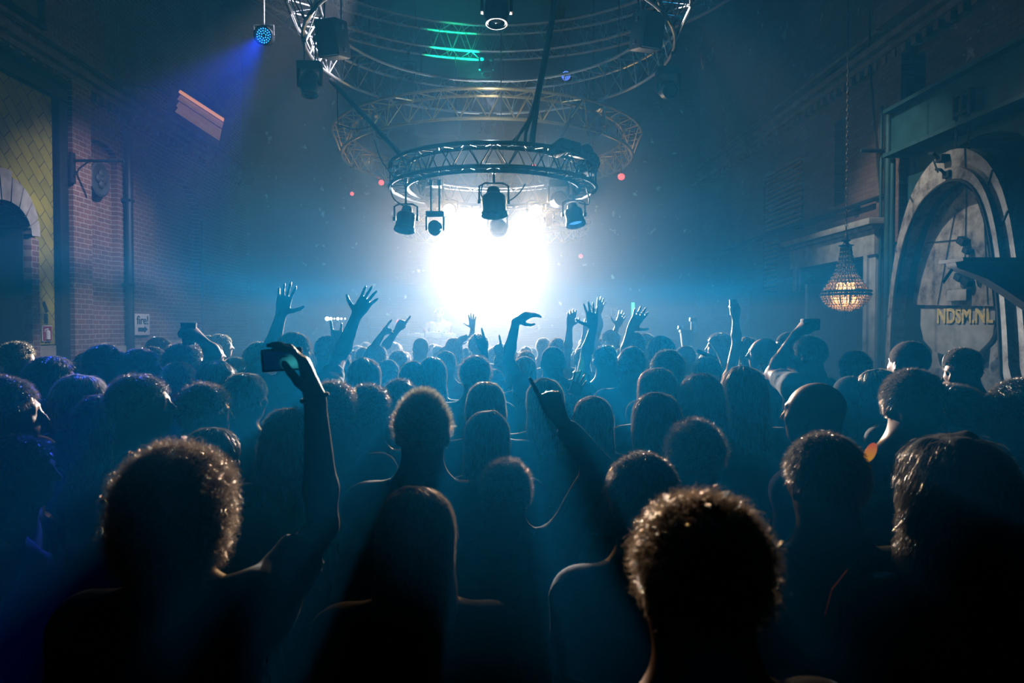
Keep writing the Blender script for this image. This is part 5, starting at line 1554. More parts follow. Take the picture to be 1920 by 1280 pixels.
# ================================================================ the crowd
SKIN = [mat('skin_light', (0.52, 0.34, 0.26), 0.42, var=.06), mat('skin_tan', (0.40, 0.25, 0.18), 0.42, var=.06), mat('skin_brown', (0.27, 0.155, 0.10), 0.5, var=.06)]
HC = {'black': (.018, .014, .012), 'dark': (.06, .038, .024), 'brown': (.16, .095, .05), 'blond': (.42, .33, .22), 'grey': (.3, .28, .25)}
HM = {k: hair_mat('hair_' + k, v) for k, v in HC.items()}
HB = {k: mat('shaded_hair_' + k, tuple(c * .4 for c in v), .95, var=.2, scale=40, spec=.1) for k, v in HC.items()}  # hair colour darkened for the shell, so only strands carry the rim
SHC = {'black': (.015, .015, .018), 'navy': (.02, .03, .07), 'grey': (.13, .14, .15), 'white': (.62, .63, .62), 'green': (.04, .62, .26), 'blue': (.03, .06, .42), 'darkgreen': (.05, .075, .05), 'red': (.4, .03, .02), 'yellow': (.4, .3, .06), 'denim': (.07, .11, .18), 'brown': (.1, .06, .04), 'teal': (.03, .12, .12)}
SM = {k: mat('cloth_' + k, v, .9, var=.18, scale=14, bump=.15) for k, v in SHC.items()}
M_TROUSERS = mat('dark_denim', (.03, .04, .07), .9)
M_SHOE = mat('dark_shoe', (.02, .02, .02), .6)

STY = {  # width of the head with hair, hair height above the skull
    'short': (.178, .022), 'spiky': (.182, .032), 'curly': (.205, .036), 'buzz': (.164, .007), 'receding': (.160, .006), 'long': (.186, .018),
    'bob': (.198, .020), 'bald': (.158, 0), 'afro': (.30, .085), 'longcurly': (.26, .04), 'wavy': (.215, .028), 'ponytail': (.172, .012), 'bun': (.172, .016), 'blonde_long': (.186, .018)}
_hair_cache, _body_cache, _shirt_cache = {}, {}, {}


def get_hair(style, seed, lod):
    k = (style, seed, lod)
    if k not in _hair_cache:
        n, w, h = {0: (14000, .0013, .007), 1: (5200, .0018, .009), 2: (1700, .0030, .012)}[lod]
        if style in ('buzz', 'receding'): n = int(n * .8)
        if style == 'afro' and lod == 0: n = 26000
        if 'long' in style and lod < 2: n = int(n * 1.3)
        _hair_cache[k] = hair_mesh('hair', style, seed + 11, n, w, h)
    return _hair_cache[k]


def default_arms(v=0):
    out = {}
    for s in (-1, 1):
        S, E, W, D_, N_ = arm_pts(None, s)
        if v == 1: W = V(s * .06, .22, 1.20); E = V(s * .23, .02, 1.12); D_ = V(-s * .6, .3, .74); N_ = V(0, -.9, .3)
        D_ = D_ / np.linalg.norm(D_); N_ = N_ - D_ * (N_ @ D_); N_ = N_ / np.linalg.norm(N_)
        T_ = np.cross(D_, N_) * (1 if s > 0 else -1)
        out[s] = (S, E, W, D_, N_, T_, 'relaxed' if v == 0 else 'fist')
    return out


def get_body(fem, yaw, pitch, h, v=0):
    k = (fem, yaw, pitch, h, v)
    if k not in _body_cache:
        vs, Q = build_body(h, default_arms(v), fem, yaw, pitch)
        _body_cache[k] = np_mesh('body', vs, Q)
    return _body_cache[k]


def get_shirt(fem, sleeve, neck, h, v=0, seed=0, bulk=1.0, hood=False, collar=False):
    k = (fem, sleeve, neck, h, v, seed, bulk, hood, collar)
    if k not in _shirt_cache:
        vs, Q = build_shirt(h, default_arms(v), fem, bulk, sleeve, neck, seed, hood=hood, collar=collar)
        _shirt_cache[k] = np_mesh('shirt', vs, Q)
    return _shirt_cache[k]


def child(name, me, m, root):
    o = bpy.data.objects.new(name, me)
    if not me.materials: me.materials.append(m)
    COL.objects.link(o); o.parent = root
    o.material_slots[0].link = 'OBJECT'; o.material_slots[0].material = m
    return o


def on_ray(px, py, ctr, r, far=True, Yg=None):
    """point on the pixel's ray at distance r from ctr"""
    d = ray(px, py).normalized(); o = CAM_POS - ctr
    b = o.dot(d); c = o.dot(o) - r * r; disc = b * b - c
    if disc <= 0:
        t = -b
    else:
        t = -b + (math.sqrt(disc) if far else -math.sqrt(disc))
        if far is None: t = -b
    return CAM_POS + d * t


PLACED = []
def person(px, top, d, style, hc, head, fem, shirt, sleeve, label, neck='crew', arms=None, pitch=0, roll=0, hyaw=0, skin=0, seed=0, bulk=1.0, group=None, lod=None, hood=False, collar=False, v=0, base=0.0, zf=None, hsc=1.0, adj=None):
    Wd, hh = STY[style]
    p = P(px, top, d)
    H = p.z - hh * .6 - base
    s = H / 1.75
    if adj: s = adj
    s = max(.84, min(1.12, s))
    lod = lod if lod is not None else (0 if d < 2.45 else 1 if d < 4.8 else 2)
    root = empty('person', (p.x, d, base), label, 'person', group, rz=math.radians(head))
    root.scale = (s, s, s)
    PLACED.append((p.x, d))
    h = {0: .0085, 1: .011, 2: .016}[lod]
    if arms:
        h = {0: .0062, 1: .0072, 2: .0085}[lod]
        bpy_inv = Matrix.Translation((p.x, d, base)) @ Matrix.Rotation(math.radians(head), 4, 'Z') @ Matrix.Scale(s, 4)
        inv = bpy_inv.inverted(); rot = bpy_inv.to_3x3().inverted()
        A = default_arms(v)
        for a in arms:
            sd = -1 if a['s'] == 'L' else 1
            up = a.get('up', 1)
            Sl = V(sd * .185, .0, 1.405 + .045 * up)
            Sw = bpy_inv @ Vector(Sl.tolist())
            Ew = on_ray(*a['e'], Sw, .285 * s, a.get('fe', True))
            Ww = on_ray(*a['w'], Ew, .255 * s, a.get('fw', None))
            Hw = on_ray(*a['h'], Ww, .17 * s, a.get('fh', None))
            Dw = (Hw - Ww).normalized()
            Nw = Vector(a.get('n', (0, 1, 0)))
            Nw = (Nw - Dw * Nw.dot(Dw)).normalized()
            Tw = Dw.cross(Nw) * sd
            f3 = lambda q: V(*(inv @ q)); g3 = lambda q: (lambda u: V(*(u / u.length)))(rot @ q)
            A[sd] = (Sl, f3(Ew), f3(Ww), g3(Dw), g3(Nw), g3(Tw), a.get('p', 'open'))
        vs, Q = build_body(h, A, fem, hyaw, pitch, roll, bulk)
        bm_ = np_mesh('body', vs, Q)
        vs, Q = build_shirt(h * 1.5, A, fem, bulk, sleeve, neck, seed, hood=hood, collar=collar)
        sm_ = np_mesh('shirt', vs, Q)
        A_out = {k: [bpy_inv @ Vector(a[2].tolist()), bpy_inv.to_3x3() @ Vector(a[3].tolist()), bpy_inv.to_3x3() @ Vector(a[4].tolist()), bpy_inv.to_3x3() @ Vector(a[5].tolist())] for k, a in A.items()}
    else:
        bm_ = get_body(fem, hyaw, pitch, h, v)
        sm_ = get_shirt(fem, sleeve, neck, h * 1.35 if lod else .011, v, seed % 3, bulk, hood, collar)
        A_out = None
    body = child('body', bm_, SKIN[skin], root)
    child('shirt', sm_, SM[shirt], root)
    child('trousers', TROUSERS, M_TROUSERS, root)
    for q in (-1, 1):
        o = child('shoe', SHOE, M_SHOE, root); o.location = (q * .125, 0, 0)
    if style != 'bald':
        ho = child('hair', get_hair(style, seed % 2 if lod == 2 else seed, lod), HB[hc], root)
        ho.material_slots[1].link = 'OBJECT'; ho.material_slots[1].material = HM[hc]
        c, R = head_frame(hyaw, pitch, roll)
        ho.location = c.tolist(); ho.rotation_euler = Matrix(R.tolist()).to_euler()
        ho.scale = (hsc * random.uniform(.97, 1.03), hsc, hsc)
    return root, A_out


def arm(s, e, w, h, p='open', **k):
    return dict(s=s, e=e, w=w, h=h, p=p, **k)


# -------- front rows
afro, A1 = person(324, 825, 1.42, 'afro', 'brown', 0, 0, 'grey', .6, 'person with a big halo of curls, raised hand holding a phone', pitch=4, hsc=.86,
    arms=[arm('R', (606, 985), (590, 745), (566, 662), 'hold', n=(-.9, -.2, -.2), fe=True, fw=True, fh=None, up=1)], skin=1, bulk=1.0, lod=0)
person(26, 812, 2.1, 'short', 'black', -75, 0, 'black', 0, 'man in a black tank top, in profile beside the curly halo of hair', neck='tank', skin=1, bulk=1.05)
person(780, 908, 1.5, 'blonde_long', 'brown', 0, 1, 'black', .5, 'woman with very long straight hair, seen from behind in the front row', seed=1)
person(1320, 912, .92, 'curly', 'brown', 10, 0, 'denim', .6, 'man with short woolly hair closest to the camera, collar of a denim shirt showing', collar=True, skin=0, seed=2, hsc=.95)
person(1553, 808, 1.58, 'short', 'dark', 0, 0, 'darkgreen', .6, 'man with cropped hair and dark green T-shirt, bare neck, beside the long-curled woman', skin=0, seed=1)
person(1795, 815, 1.45, 'longcurly', 'black', 0, 1, 'black', 0, 'woman with long loose black curls and a red bag strap on her shoulder', neck='tank', skin=0, seed=3, hsc=1.1)
person(1208, 845, 1.65, 'short', 'dark', 14, 0, 'denim', .6, 'man with dark short hair and an upturned collar, one shoulder edged with light', collar=True, seed=2)
_r, A8 = person(948, 853, 2.15, 'curly', 'brown', 0, 0, 'grey', 1.75, 'curly-haired man pointing one finger up, dark strap across his back',
    arms=[arm('R', (1122, 880), (1050, 785), (1012, 712), 'point', n=(.3, 1, 0), fe=True)], seed=1, lod=0, hsc=.93)
person(792, 737, 2.2, 'spiky', 'blond', 0, 0, 'black', 1.9, 'broad man with short blond tousled hair and dark jacket, middle of the floor', collar=True, seed=1, bulk=1.08)
person(1304, 780, 2.15, 'curly', 'brown', 8, 0, 'black', .6, 'man with short tight curls glowing brown, between the bob-haired head and the cropped one', seed=3, skin=1, hsc=.95)
person(1232, 731, 2.5, 'bob', 'dark', 0, 1, 'black', .6, 'woman with a rounded dark bob and bright fringe edge', seed=0)
person(1112, 738, 2.95, 'long', 'brown', 0, 1, 'teal', .5, 'woman with smooth long hair rimmed with light, beside the pointing arm', seed=2)
person(913, 765, 2.6, 'long', 'dark', 0, 1, 'navy', .5, 'woman with smooth dark long hair just behind the curly-haired pointing man', seed=3)
person(688, 717, 2.9, 'curly', 'dark', 0, 0, 'navy', 1.5, 'dark curly head right of the arm holding the phone, blue sleeves', seed=0)
person(748, 706, 3.35, 'curly', 'dark', 0, 0, 'navy', .6, 'smaller dark curly head peeping between the blond tousled man and the dark curly one', seed=1, hsc=.95)
person(911, 712, 3.15, 'bob', 'blond', 0, 1, 'teal', .5, 'woman with a light-edged layered bob above the smooth dark-haired woman', seed=1)
person(1022, 706, 3.3, 'blonde_long', 'blond', 0, 1, 'yellow', .3, 'woman with long fair hair and a mustard top behind the pointing finger', seed=0)
person(1536, 712, 2.3, 'bald', 'dark', 40, 0, 'blue', .6, 'bald man half turned away with a shining scalp, blue sleeve', skin=0, seed=0)
FACER, _a = person(1709, 687, 2.3, 'short', 'dark', 172, 0, 'white', .6, 'man facing the camera in a white T-shirt with dark lettering', skin=1, seed=4, pitch=3, neck='scoop')
person(1708, 637, 3.5, 'buzz', 'brown', 6, 0, 'navy', .6, 'tall man with a shaved head from behind, above the man facing the camera', skin=0, bulk=1.1)
_r, A21 = person(1815, 645, 3.8, 'short', 'dark', 115, 0, 'black', .6, 'dark-haired man looking down in profile in front of the shield plate', pitch=14, seed=3,
    arms=[arm('R', (1772, 800), (1768, 752), (1772, 735), 'grip', fe=None, up=0, n=(1, 0, 0))])
person(1846, 700, 2.35, 'short', 'black', 60, 0, 'grey', .6, 'man with his dark head bent low, near the pale shirt at the picture edge', pitch=38, seed=1, bulk=1.1, hsc=1.1)
person(1965, 690, 2.2, 'short', 'black', 20, 0, 'white', 1.6, 'person in a crumpled white shirt cut off by the picture edge', pitch=30, collar=True, seed=2, bulk=1.15)
person(267, 695, 2.55, 'curly', 'black', -74, 0, 'navy', .6, 'man with thick dark curls in profile, chin up, on the brick-wall side', seed=2, skin=1, hsc=.93, pitch=-8)
person(377, 716, 2.85, 'curly', 'brown', -62, 0, 'navy', .6, 'curly brown head turned to the stage beside the thick-curled man', seed=3)
person(190, 735, 2.75, 'wavy', 'dark', -25, 1, 'black', .5, 'woman with heavy dark hair in shadow, left of the thick-curled man', seed=0)
person(394, 797, 2.25, 'bob', 'black', -10, 1, 'black', .5, 'smooth black head just above the halo of curls', seed=2)
person(458, 697, 3.15, 'ponytail', 'blond', -20, 1, 'navy', 0, 'woman with a fair ponytail held by a clip, below the raised phone', seed=1, neck='tank')
person(541, 760, 2.45, 'wavy', 'black', 0, 1, 'black', .5, 'woman with a cloud of black curls below the phone, left of the raised forearm', seed=1)
person(622, 712, 2.65, 'curly', 'brown', 15, 0, 'navy', .6, 'curly head mostly hidden behind the forearm that holds the phone', seed=2)
person(20, 718, 2.7, 'curly', 'dark', -30, 0, 'blue', .6, 'person in a bright blue shirt with a hand at the face, at the picture edge', seed=1,
    arms=[arm('R', (95, 850), (32, 815), (22, 770), 'fist', n=(-1, 0, 0), up=0, fe=None)], hsc=.9)
person(147, 698, 2.95, 'bob', 'blond', -35, 1, 'navy', 1.9, 'fair-haired woman bathed in blue light from the spotlight', seed=0, hood=True)
person(-8, 700, 2.2, 'short', 'dark', -60, 0, 'grey', .6, 'half-hidden face at the very edge of the picture beside the blue shirt', seed=0)
person(92, 664, 3.6, 'wavy', 'dark', -50, 1, 'navy', .5, 'dark-haired woman against the steel posts, cheek lit pale', seed=1)
person(28, 638, 5.0, 'curly', 'blond', -70, 1, 'teal', .5, 'person with fluffy fair curls in profile in front of the dark doorway', seed=1, hsc=.98)
person(143, 676, 5.2, 'buzz', 'black', -60, 0, 'navy', .6, 'close-cropped dark head with a lit forehead near the bare plaster', seed=0)
person(192, 643, 4.0, 'short', 'black', -78, 0, 'navy', .6, 'man with short black hair in profile below the extinguisher sign and the brick bay', seed=1, skin=1)
person(165, 658, 5.3, 'short', 'black', -70, 0, 'black', .6, 'dark head tucked behind the short-haired man in profile', seed=2)
person(258, 651, 4.1, 'short', 'dark', -64, 0, 'navy', .6, 'short-haired man turned to the stage straight below the arrow sign', seed=3)
person(283, 648, 5.2, 'short', 'dark', -80, 0, 'teal', .6, 'man with a pale lit cheek just behind the man below the arrow sign', seed=0)
person(296, 630, 6.0, 'short', 'black', -82, 0, 'navy', .6, 'tall man in dark cap of hair, face glowing pink in profile by the brick bay', seed=1)
_r, A34 = person(341, 640, 4.3, 'curly', 'black', -60, 0, 'black', .6, 'bushy black head between the pink-lit face and the arm with a bottle', seed=0,
    arms=[arm('R', (402, 664), (381, 640), (364, 622), 'grip', n=(-1, 0, 0), up=.6, fe=None)])
person(334, 676, 3.9, 'short', 'brown', -8, 0, 'navy', .6, 'round brown head with fuzzy lit crown under the bushy black one', seed=2)
person(404, 673, 3.7, 'blonde_long', 'dark', -12, 1, 'navy', .5, 'woman with sleek hair, one long bright edge, left of the ponytail', seed=3)
person(441, 668, 5.3, 'short', 'dark', -82, 0, 'teal', .6, 'face in profile catching light between the sleek-haired woman and the wavy man', seed=2)
person(412, 625, 7.2, 'bun', 'blond', -75, 1, 'teal', .5, 'fair-haired woman in profile farthest along the brick wall', seed=1)
person(396, 640, 6.9, 'blonde_long', 'brown', -70, 1, 'teal', .5, 'woman with loose brown hair close behind the fair one by the wall', seed=0)
person(374, 645, 6.2, 'short', 'dark', -70, 0, 'navy', .6, 'man whose lit ear shows behind the raised arm with the bottle', seed=3)
person(479, 637, 4.6, 'short', 'brown', -40, 0, 'teal', .6, 'man with wavy lit fringe looking down left of the double-armed dancer', seed=1, pitch=10)
# the dancer with both arms up, and other raised arms
person(550, 620, 4.15, 'short', 'black', 0, 0, 'navy', .5, 'dancer with both arms flung up and spread hands, beyond the raised phone', seed=0, lod=1,
    arms=[arm('L', (505, 668), (527, 590), (537, 546), 'open', fe=True, up=1.2), arm('R', (636, 672), (668, 592), (690, 555), 'open', fe=True, up=1.2)], bulk=1.08)
person(1037, 648, 4.9, 'buzz', 'dark', 4, 0, 'teal', .4, 'slim dancer with cropped hair raising both bare arms beside the bright haze', seed=1, lod=1,
    arms=[arm('L', (952, 672), (968, 602), (998, 585), 'relaxed', fe=True, up=1.2, n=(.2, .6, -.8)), arm('R', (1098, 668), (1112, 615), (1108, 578), 'open', fe=True, up=1.2)])
person(1068, 735, 4.0, 'short', 'dark', 10, 0, 'teal', .5, 'hidden dancer whose dark spread hand rises before the green shirt', seed=1, lod=1, v=1,
    arms=[arm('R', (1066, 800), (1072, 748), (1090, 702), 'open', fe=None, up=.5)])
person(1136, 641, 5.0, 'curly', 'black', -8, 0, 'green', .6, 'man in a bright green T-shirt with a dark curly head', seed=2, hsc=.9)
person(1185, 648, 4.55, 'short', 'black', 0, 0, 'navy', .6, 'broad dark head beside the green T-shirt', seed=2, bulk=1.1)
person(1240, 627, 5.1, 'wavy', 'black', 15, 1, 'navy', .5, 'dark head with bright wavy edge behind the hooded one', seed=0)
person(1253, 655, 4.0, 'short', 'black', 10, 0, 'navy', 1.9, 'rounded dark hood-like head in front of the wavy-edged one', seed=3, hood=True, hsc=1.05)
person(1233, 686, 3.3, 'bob', 'brown', 4, 1, 'navy', .5, 'brown bobbed head with a lit wisp, below the rounded dark one', seed=3)
person(1189, 620, 5.6, 'short', 'dark', 12, 0, 'teal', .5, 'head with lilac-lit cheek under the two waving hands', seed=1,
    arms=[arm('L', (1172, 668), (1182, 618), (1195, 598), 'open', fe=None, up=.8)])
person(1146, 617, 7.6, 'short', 'brown', 30, 1, 'teal', .5, 'pale-faced dancer waving an arm beside the slim bare-armed dancer', seed=2,
    arms=[arm('R', (1148, 640), (1157, 612), (1164, 596), 'open', fe=None, up=1)])
person(1285, 646, 5.9, 'receding', 'grey', 20, 0, 'teal', .6, 'bald-crowned head below the pale bucket stand', seed=0, skin=0)
person(1211, 623, 7.2, 'short', 'blond', 35, 0, 'white', .6, 'fair head with pink cheek near the wavy-edged dark head', seed=3)
person(1326, 667, 4.4, 'short', 'black', 10, 0, 'teal', .6, 'dark head beneath the white stick held across', seed=0)
person(1316, 696, 3.05, 'wavy', 'dark', 8, 1, 'black', .5, 'woman with wet-looking glinting curls, front of the two dark heads', seed=2)
person(1396, 686, 3.1, 'blonde_long', 'brown', 10, 1, 'black', .5, 'woman with tousled brown hair, one lit side, below the fair pair', seed=1, hsc=1.05)
person(1352, 622, 6.2, 'wavy', 'dark', 60, 1, 'teal', .5, 'woman in a teal top with curly hair, arm with a watch raised', seed=1, lod=1,
    arms=[arm('L', (1366, 690), (1344, 652), (1336, 632), 'fist', fe=None, up=.3)])
_r, A14 = person(1401, 630, 5.4, 'blonde_long', 'blond', 30, 1, 'teal', 0, 'woman with straight fair hair raising a can, nearer the stage than her friend', seed=0, neck='tank', lod=1,
    arms=[arm('L', (1381, 640), (1379, 596), (1378, 572), 'grip', fe=True, up=1, n=(0, 1, 0))])
person(1436, 625, 5.0, 'longcurly', 'blond', 72, 1, 'grey', .3, 'laughing woman with wavy fair hair in profile', seed=0, hsc=.68, lod=1)
_r, A17 = person(1521, 628, 4.6, 'short', 'black', 35, 0, 'black', .6, 'big dark-shirted man lifting a camera before the boards', seed=1, lod=1, bulk=1.2,
    arms=[arm('L', (1448, 700), (1492, 628), (1508, 608), 'grip', fe=True, up=1, n=(1, 0, 0))])
person(1483, 595, 5.4, 'buzz', 'dark', 75, 0, 'yellow', .6, 'tall man in profile with a pink-lit face before the partition boards', seed=1, skin=0, adj=1.12)
person(1606, 655, 4.3, 'short', 'black', 0, 0, 'black', .6, 'dark head alone in the gloom under the chandelier', seed=3)
person(1596, 703, 3.6, 'buzz', 'black', 10, 0, 'black', .6, 'smooth round head next to the bald man', seed=0)
person(1650, 688, 3.5, 'blonde_long', 'blond', 60, 1, 'black', .5, 'fair straight-haired woman beside the shaved tall man', seed=2)
person(1450, 662, 4.9, 'short', 'dark', 20, 0, 'black', .6, 'dark head behind the arm that lifts the camera', seed=2)
# -------- middle of the floor
MID = [
    (613, 627, 5.3, 'short', 'dark', -10, 0, 'navy', 'oval dark head with a rock-horn hand beside it, between the spread arms', [arm('R', (641, 668), (634, 648), (631, 622), 'rock', fe=None, up=.6)]),
    (683, 668, 4.0, 'blonde_long', 'brown', 0, 1, 'navy', 'woman with smooth brown hair, one bright edge, right of the spread arm', None),
    (665, 703, 4.3, 'short', 'black', -5, 0, 'navy', 'dark crown peeping over the dark curly head', None),
    (706, 645, 6.2, 'short', 'brown', -8, 0, 'teal', 'round haloed head left of the table of equipment', [arm('L', (690, 668), (713, 632), (722, 618), 'point', fe=None, up=1, n=(1, 0, 0))]),
    (727, 672, 5.3, 'short', 'dark', -4, 0, 'navy', 'rounded dark head right of the smooth brown-haired woman', None),
    (747, 655, 6.6, 'curly', 'dark', 0, 0, 'teal', 'dark curly head straight below the laptop', [arm('L', (718, 655), (745, 618), (755, 603), 'point', fe=None, up=1)]),
    (774, 675, 4.3, 'short', 'black', -6, 0, 'navy', 'dark parted head with violet edge, below the equipment table', None),
    (789, 632, 7.6, 'buzz', 'dark', 0, 0, 'teal', 'narrow cropped head directly in front of the performer', None),
    (811, 667, 4.4, 'long', 'brown', 6, 1, 'navy', 'sleek long-haired woman with a bright line down her hair', None),
    (836, 656, 5.8, 'short', 'dark', 4, 0, 'navy', 'dark head over the shoulder of the sleek woman', None),
    (851, 631, 7.8, 'wavy', 'brown', 0, 1, 'teal', 'woman with curls sparkling on one side, arm stretched across her neighbours', [arm('L', (820, 665), (856, 640), (872, 634), 'flat', fe=None, up=.2)]),
    (891, 665, 4.25, 'curly', 'brown', 0, 0, 'navy', 'curly round head in the centre of the floor, edge glowing copper', None),
    (897, 627, 7.2, 'curly', 'blond', 0, 1, 'teal', 'big fair curly head shining in front of the lamp glow', None),
    (927, 690, 5.2, 'short', 'brown', 0, 0, 'navy', 'small brown crown beside the copper-edged curly head', [arm('L', (910, 700), (908, 658), (900, 632), 'rock', fe=None, up=1)]),
    (945, 655, 6.0, 'short', 'dark', 0, 0, 'navy', 'dark head left of the bent bare arm', [arm('L', (960, 700), (938, 668), (932, 642), 'point', fe=None, up=.8)]),
    (984, 666, 5.2, 'long', 'dark', 0, 1, 'navy', 'dark head cradled by the bent bare arm', None),
    (987, 656, 6.6, 'curly', 'brown', 4, 0, 'teal', 'curly crown just over the head cradled by the bare arm', None),
    (1046, 634, 6.9, 'spiky', 'dark', 0, 0, 'teal', 'spiky dark head behind the slim bare-armed dancer', None),
    (1093, 650, 6.6, 'short', 'blond', 0, 0, 'teal', 'fair cropped head between the slim raised arms', [arm('L', (1064, 660), (1068, 612), (1072, 592), 'relaxed', fe=None, up=1)]),
    (1019, 632, 8.6, 'short', 'blond', 0, 0, 'teal', 'small fair head glowing near the stage edge', None),
    (876, 650, 8.9, 'short', 'brown', 0, 0, 'teal', 'pale hand-waver deep in the glow below the stage lamp', [arm('R', (884, 640), (886, 615), (885, 598), 'open', fe=None, up=1)]),
    (1099, 632, 8.2, 'bob', 'brown', 10, 1, 'teal', 'bobbed head with an arm held up, halfway to the stage', [arm('L', (1096, 640), (1096, 617), (1103, 600), 'relaxed', fe=None, up=1)]),
    (1128, 634, 8.0, 'short', 'dark', 10, 0, 'teal', 'hidden dancer waving a pink-lit hand highest of all beside the slim dancer', [arm('L', (1124, 612), (1122, 588), (1126, 568), 'open', fe=True, up=1.2, n=(0, -1, 0))]),
    (640, 657, 6.6, 'short', 'dark', -10, 0, 'teal', 'dark head glimpsed under the spread arm of the dancer', None),
    (1166, 652, 6.4, 'short', 'brown', 10, 0, 'teal', 'brown head between the green shirt and the broad dark head', None),
    (1370, 645, 6.6, 'short', 'dark', 20, 0, 'teal', 'dark head between the watch arm and the straight-haired fair woman', None),
]
for (px, top, d, st, hc, hd, fem, sh, lab, ar) in MID:
    person(px, top, d, st, hc, hd, fem, sh, .5, lab, arms=ar, seed=(px * 7) % 4, hsc=1.12 if px == 897 else 1)
# far rows: nothing but small backlit crowns
rr = random.Random(5)
FAR_ST = [('short', 'dark'), ('short', 'brown'), ('curly', 'brown'), ('long', 'brown'), ('bob', 'dark'), ('short', 'blond'), ('buzz', 'dark'), ('blonde_long', 'blond')]
def hair_words(st, hc):
    c = {'dark': 'dark', 'brown': 'brown', 'blond': 'fair'}[hc]
    return {'short': 'short %s hair', 'curly': 'curly %s hair', 'long': 'long smooth %s hair', 'bob': 'bobbed %s hair', 'buzz': 'cropped %s hair', 'blonde_long': 'long straight %s hair'}[st] % c


cnt = 0
for row in range(11):
    Yr = 5.7 + row * .5
    px = 470 + rr.uniform(0, 20)
    while px < 1400:
        p = P(px, 640, Yr)
        if all((p.x - a) ** 2 + (Yr - b) ** 2 > .20 for a, b in PLACED) and cnt < 95:
            z = rr.uniform(1.60, 1.80)
            top = 612 + (2.0 - z) * 1280 / Yr + rr.uniform(-1, 1)
            st, hc = rr.choice(FAR_ST)
            near = 'nearer' if Yr < 8 else 'farther'
            side = 'brick-wall half' if px < 920 else 'chandelier half'
            person(px, top, Yr + rr.uniform(-.08, .08), st, hc, rr.choice((0, 0, 8, -8)), 1 if 'long' in st or st == 'bob' else 0, rr.choice(('navy', 'teal', 'grey', 'black')), .5,
                   'small backlit head, %s, %s rows before the stage, %s' % (hair_words(st, hc), near, side), group='small backlit heads, %s rows, %s' % (near, side), lod=2, seed=rr.randint(0, 1))
            cnt += 1
        px += 1280 / Yr * rr.uniform(.44, .62)
# the performer behind the table
dj, ADJ = person(823, 577, 12.95, 'short', 'dark', 180, 0, 'white', 0, 'performer in a white tank top looking down at the mixer, behind the table', neck='tank', pitch=22, base=SH, lod=2, skin=0, adj=1.0,
    arms=[arm('R', (797, 618), (808, 640), (815, 646), 'relaxed', fe=None, up=0, n=(0, 0, -1)), arm('L', (842, 622), (838, 640), (832, 645), 'relaxed', fe=None, up=0, n=(0, 0, -1))])

# ---------------------------------------------------------------- things people hold or wear over their clothes
W, Dh, Nh, Th = A1[1]
c = P(529, 674, W.y + .02)
t = empty('phone', c, 'dark phone held up sideways, its screen showing the blue-green stage', 'phone')
R3 = Matrix.Rotation(math.radians(-4), 3, 'Y')
pw = 76 / 1280 * c.y; ph_ = pw * .56
bm = bmesh.new(); bx(bm, (0, 0, 0), (pw, .010, ph_), rot=R3, bev=.004); obj('case', bm, M_BLACK, t)
def screen_mat():
    m = bpy.data.materials.new('phone_screen'); m.use_nodes = True; nt = m.node_tree; N = nt.nodes.new; L = nt.links.new
    b = nt.nodes['Principled BSDF']; b.inputs['Base Color'].default_value = (.01, .01, .02, 1); b.inputs['Roughness'].default_value = .1
    tc = N('ShaderNodeTexCoord'); mp = N('ShaderNodeMapping'); mp.inputs['Location'].default_value = (-pw * .30 * 26, 0, .012 * 26); mp.inputs['Scale'].default_value = (26, 26, 40)
    L(tc.outputs['Object'], mp.inputs[0]); g = N('ShaderNodeTexGradient'); g.gradient_type = 'SPHERICAL'; L(mp.outputs[0], g.inputs[0])
    rp = N('ShaderNodeValToRGB'); rp.color_ramp.elements[0].color = (.0, .012, .05, 1); rp.color_ramp.elements[1].color = (.05, .55, .60, 1); L(g.outputs['Fac'], rp.inputs[0])
    L(rp.outputs[0], b.inputs['Emission Color']); b.inputs['Emission Strength'].default_value = .55
    return m
bm = bmesh.new(); bx(bm, R3 @ Vector((0, -.0058, 0)), (pw * .86, .001, ph_ * .84), rot=R3); obj('screen', bm, screen_mat(), t, smooth=False)
bm = bmesh.new(); bmesh.ops.create_uvsphere(bm, u_segments=10, v_segments=6, radius=.004); bmesh.ops.translate(bm, verts=bm.verts, vec=(pw * .38, .005, ph_ * .3)); obj('camera_lens', bm, M_LENS, t)
# bracelet and watch
def band(Wp, Dp, r, wd, m, name, label, cat):
    t_ = bmesh.new(); D_ = Vector(Dp).normalized(); u = D_.orthogonal().normalized(); w_ = D_.cross(u)
    pts = [(u * math.cos(a) + w_ * math.sin(a)) * r for a in [i * math.pi / 10 for i in range(20)]]
    tube(t_, pts, wd, 6, closed=True)
    o = obj(name, t_, m); o.location = Wp; tag(o, label, cat)
band(W, Dh, .031, .006, M_BLACK, 'bracelet', 'dark bracelet on the wrist that holds the phone', 'bracelet')
# strap across the back of the pointing man
px_, d_ = 948, 2.15
def strap(pts, Y, wdt, m, name, label, cat):
    a = P(*pts[0], Y[0]); bm = bmesh.new(); k = len(pts)
    P3 = [P(x, y, yy) - a for (x, y), yy in zip(pts, Y)]
    prev = None
    for i, q in enumerate(P3):
        tt = (P3[min(i + 1, k - 1)] - P3[max(i - 1, 0)]).normalized(); sd = tt.cross(Vector((0, 1, 0))).normalized() * wdt / 2
        r4 = [bm.verts.new(q + sd), bm.verts.new(q - sd), bm.verts.new(q - sd + Vector((0, .006, 0))), bm.verts.new(q + sd + Vector((0, .006, 0)))]
        if prev:
            for j in range(4): bm.faces.new((prev[j], prev[(j + 1) % 4], r4[(j + 1) % 4], r4[j]))
        else: bm.faces.new(r4)
        prev = r4
    bm.faces.new(prev[::-1])
    o = obj(name, bm, m); o.location = a; tag(o, label, cat)
